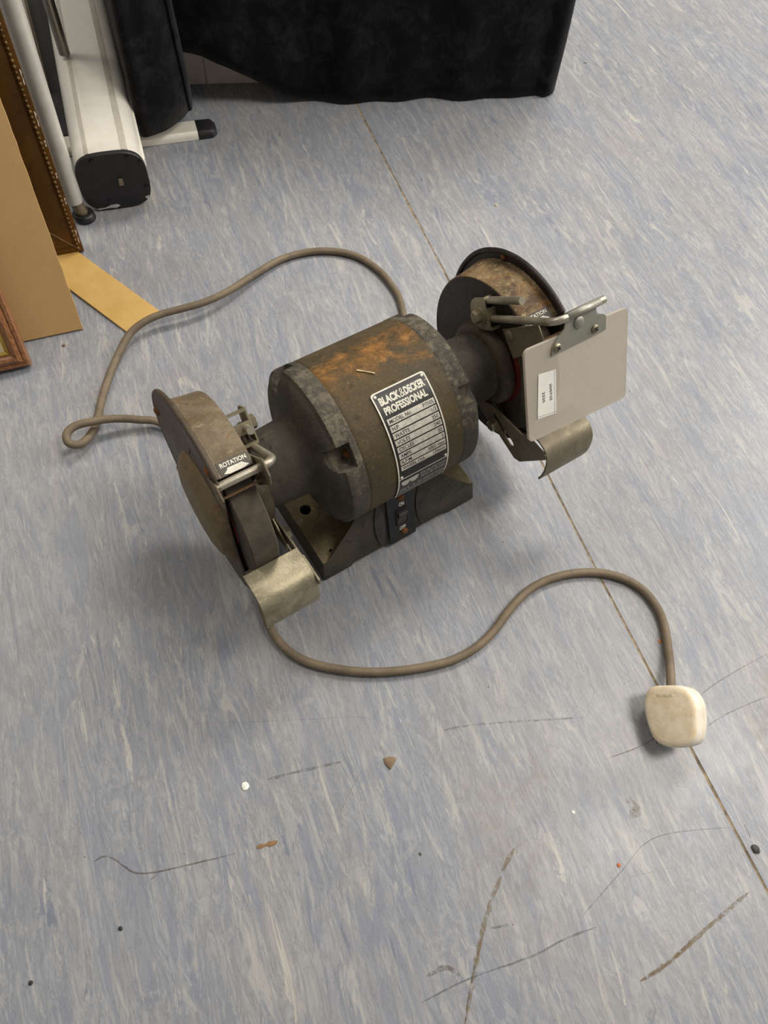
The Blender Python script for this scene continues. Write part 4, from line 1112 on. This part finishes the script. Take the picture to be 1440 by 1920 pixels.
mb = MB(); mb.add(*box(B3+U3*0.15+V3*0.18-N3*0.0015, 0.131, 0.161, 0.002, U3, V3, N3)); mb.build('mount_board', plain('mount_cream', S(226, 208, 164), 0.7, var=0.08), WF, 30)

# flat wooden strip on the floor
tl, tr, br = at(150, 472, 0.006), at(303, 583, 0.006), at(237, 619, 0.006)
dirS = (tl-tr).normalized(); bl_ = br + dirS*0.185; tl = tr + dirS*0.150
ol = [(q.x, q.y) for q in (tl, bl_, br, tr)]
tS = NT('lath'); n1 = tS.noise(26, 6); x_, y_, z_ = tS.sep()
mLath = tS.done(tS.mix(tS.mapr(n1, 0.3, 0.7), S(190, 152, 84), S(204, 166, 100)), 0.36, 0, 0.5, tS.noise(300, 3), 0.05, 0.0005)
me = curve_mesh([ol], 0.0030, 0.0003)
for v in me.vertices: v.co.z += 0.0046 - 0.0030
me.materials.clear(); st = link('wooden_strip', me, mLath, None, 35)
tag(st, 'flat yellow-brown wooden strip lying on the floor under the grey cord', 'wooden strip')

# ------------------------------------------------------------------ small litter on the floor
def flake(name, label, cat, px, py, r, col, h=0.0008, n=9, sx=1.0, rot=0.0, group=None, pts=None):
    c_ = at(px, py, 0.0); mb = MB()
    if pts: ring0 = [at(a, b, 0.0) - c_ for a, b in pts]
    else: ring0 = [Vector((r*sx*math.cos(2*PI*k/n)*random.uniform(0.85, 1.1), r*math.sin(2*PI*k/n)*random.uniform(0.85, 1.1), 0)) for k in range(n)]
    ring0 = [Vector((q.x*math.cos(rot)-q.y*math.sin(rot), q.x*math.sin(rot)+q.y*math.cos(rot), 0)) for q in ring0]
    mb.loft([[q + Vector((0, 0, 0.0001)) for q in ring0], [q*0.97 + Vector((0, 0, h*0.7)) for q in ring0], [q*0.7 + Vector((0, 0, h)) for q in ring0]])
    o = mb.build(name, plain(name+'_m', col, 0.6, var=0.1, sc=300), None, 40); o.location = c_
    return tag(o, label, cat, group)
flake('paper_dot', 'round white paper dot alone on the floor left of centre', 'paper scrap', 460, 1474, 0.0037, S(236, 236, 224), 0.0012, 10)
flake('paper_scrap', 'tiny white speck of paper on the floor below the mains plug', 'paper scrap', 1075, 1523, 0.0017, S(232, 230, 222), 0.0006, 6)
flake('wood_chip', 'small three-cornered brown wood chip on the floor below the long cord', 'wood chip', 731, 1430, 0, S(128, 104, 74), 0.0022, pts=[(719, 1422), (731, 1418), (743, 1421), (741, 1428), (732, 1443), (722, 1433)])
flake('orange_flake', 'tiny orange flake on the open floor under the mains plug', 'flake', 1160, 1622, 0.0019, S(190, 108, 56), 0.0008, 7)
flake('orange_flake', 'orange flake close beside the cord above the mains plug', 'flake', 1237, 1203, 0.0026, S(196, 120, 64), 0.0008, 7, 0.7)
flake('resin_drip', 'brown dried drip with two blobs on the floor near the left bottom', 'drip', 502, 1585, 0, S(134, 102, 62), 0.0006, pts=[(481, 1587), (488, 1582), (497, 1583), (504, 1577), (521, 1576), (518, 1583), (507, 1588), (499, 1586), (490, 1591), (482, 1592)])
flake('dirt_lump', 'dark curled lump of dirt beside the floor seam at the right edge', 'dirt', 1416, 1592, 0.0045, S(58, 54, 50), 0.002, 9, 0.8)
flake('dirt_lump', 'black crumb of dirt on the bottom left floor', 'dirt', 226, 1741, 0.0019, S(40, 38, 38), 0.0012, 7)
flake('dirt_lump', 'black crumb of dirt at the far bottom left corner', 'dirt', 58, 1843, 0.0019, S(40, 38, 38), 0.0012, 7)
flake('dirt_lump', 'dark crumb of dirt on the floor right of the paper dot', 'dirt', 788, 1601, 0.0016, S(84, 82, 70), 0.001, 7, 0.7)
flake('dirt_lump', 'brown crumb of dirt on the floor beside the leaning tan board', 'dirt', 120, 648, 0.0022, S(110, 92, 70), 0.0012, 8)
flake('straw_bit', 'short brown straw bit on the floor right of the black cloth', 'straw', 1097, 118, 0.0032, S(120, 98, 74), 0.0008, 7, 0.3, 0.9)
flake('yellow_crumb', 'yellow crumb on the floor above the right grinding wheel', 'crumb', 930, 385, 0.0022, S(206, 184, 112), 0.001, 7, 0.6)
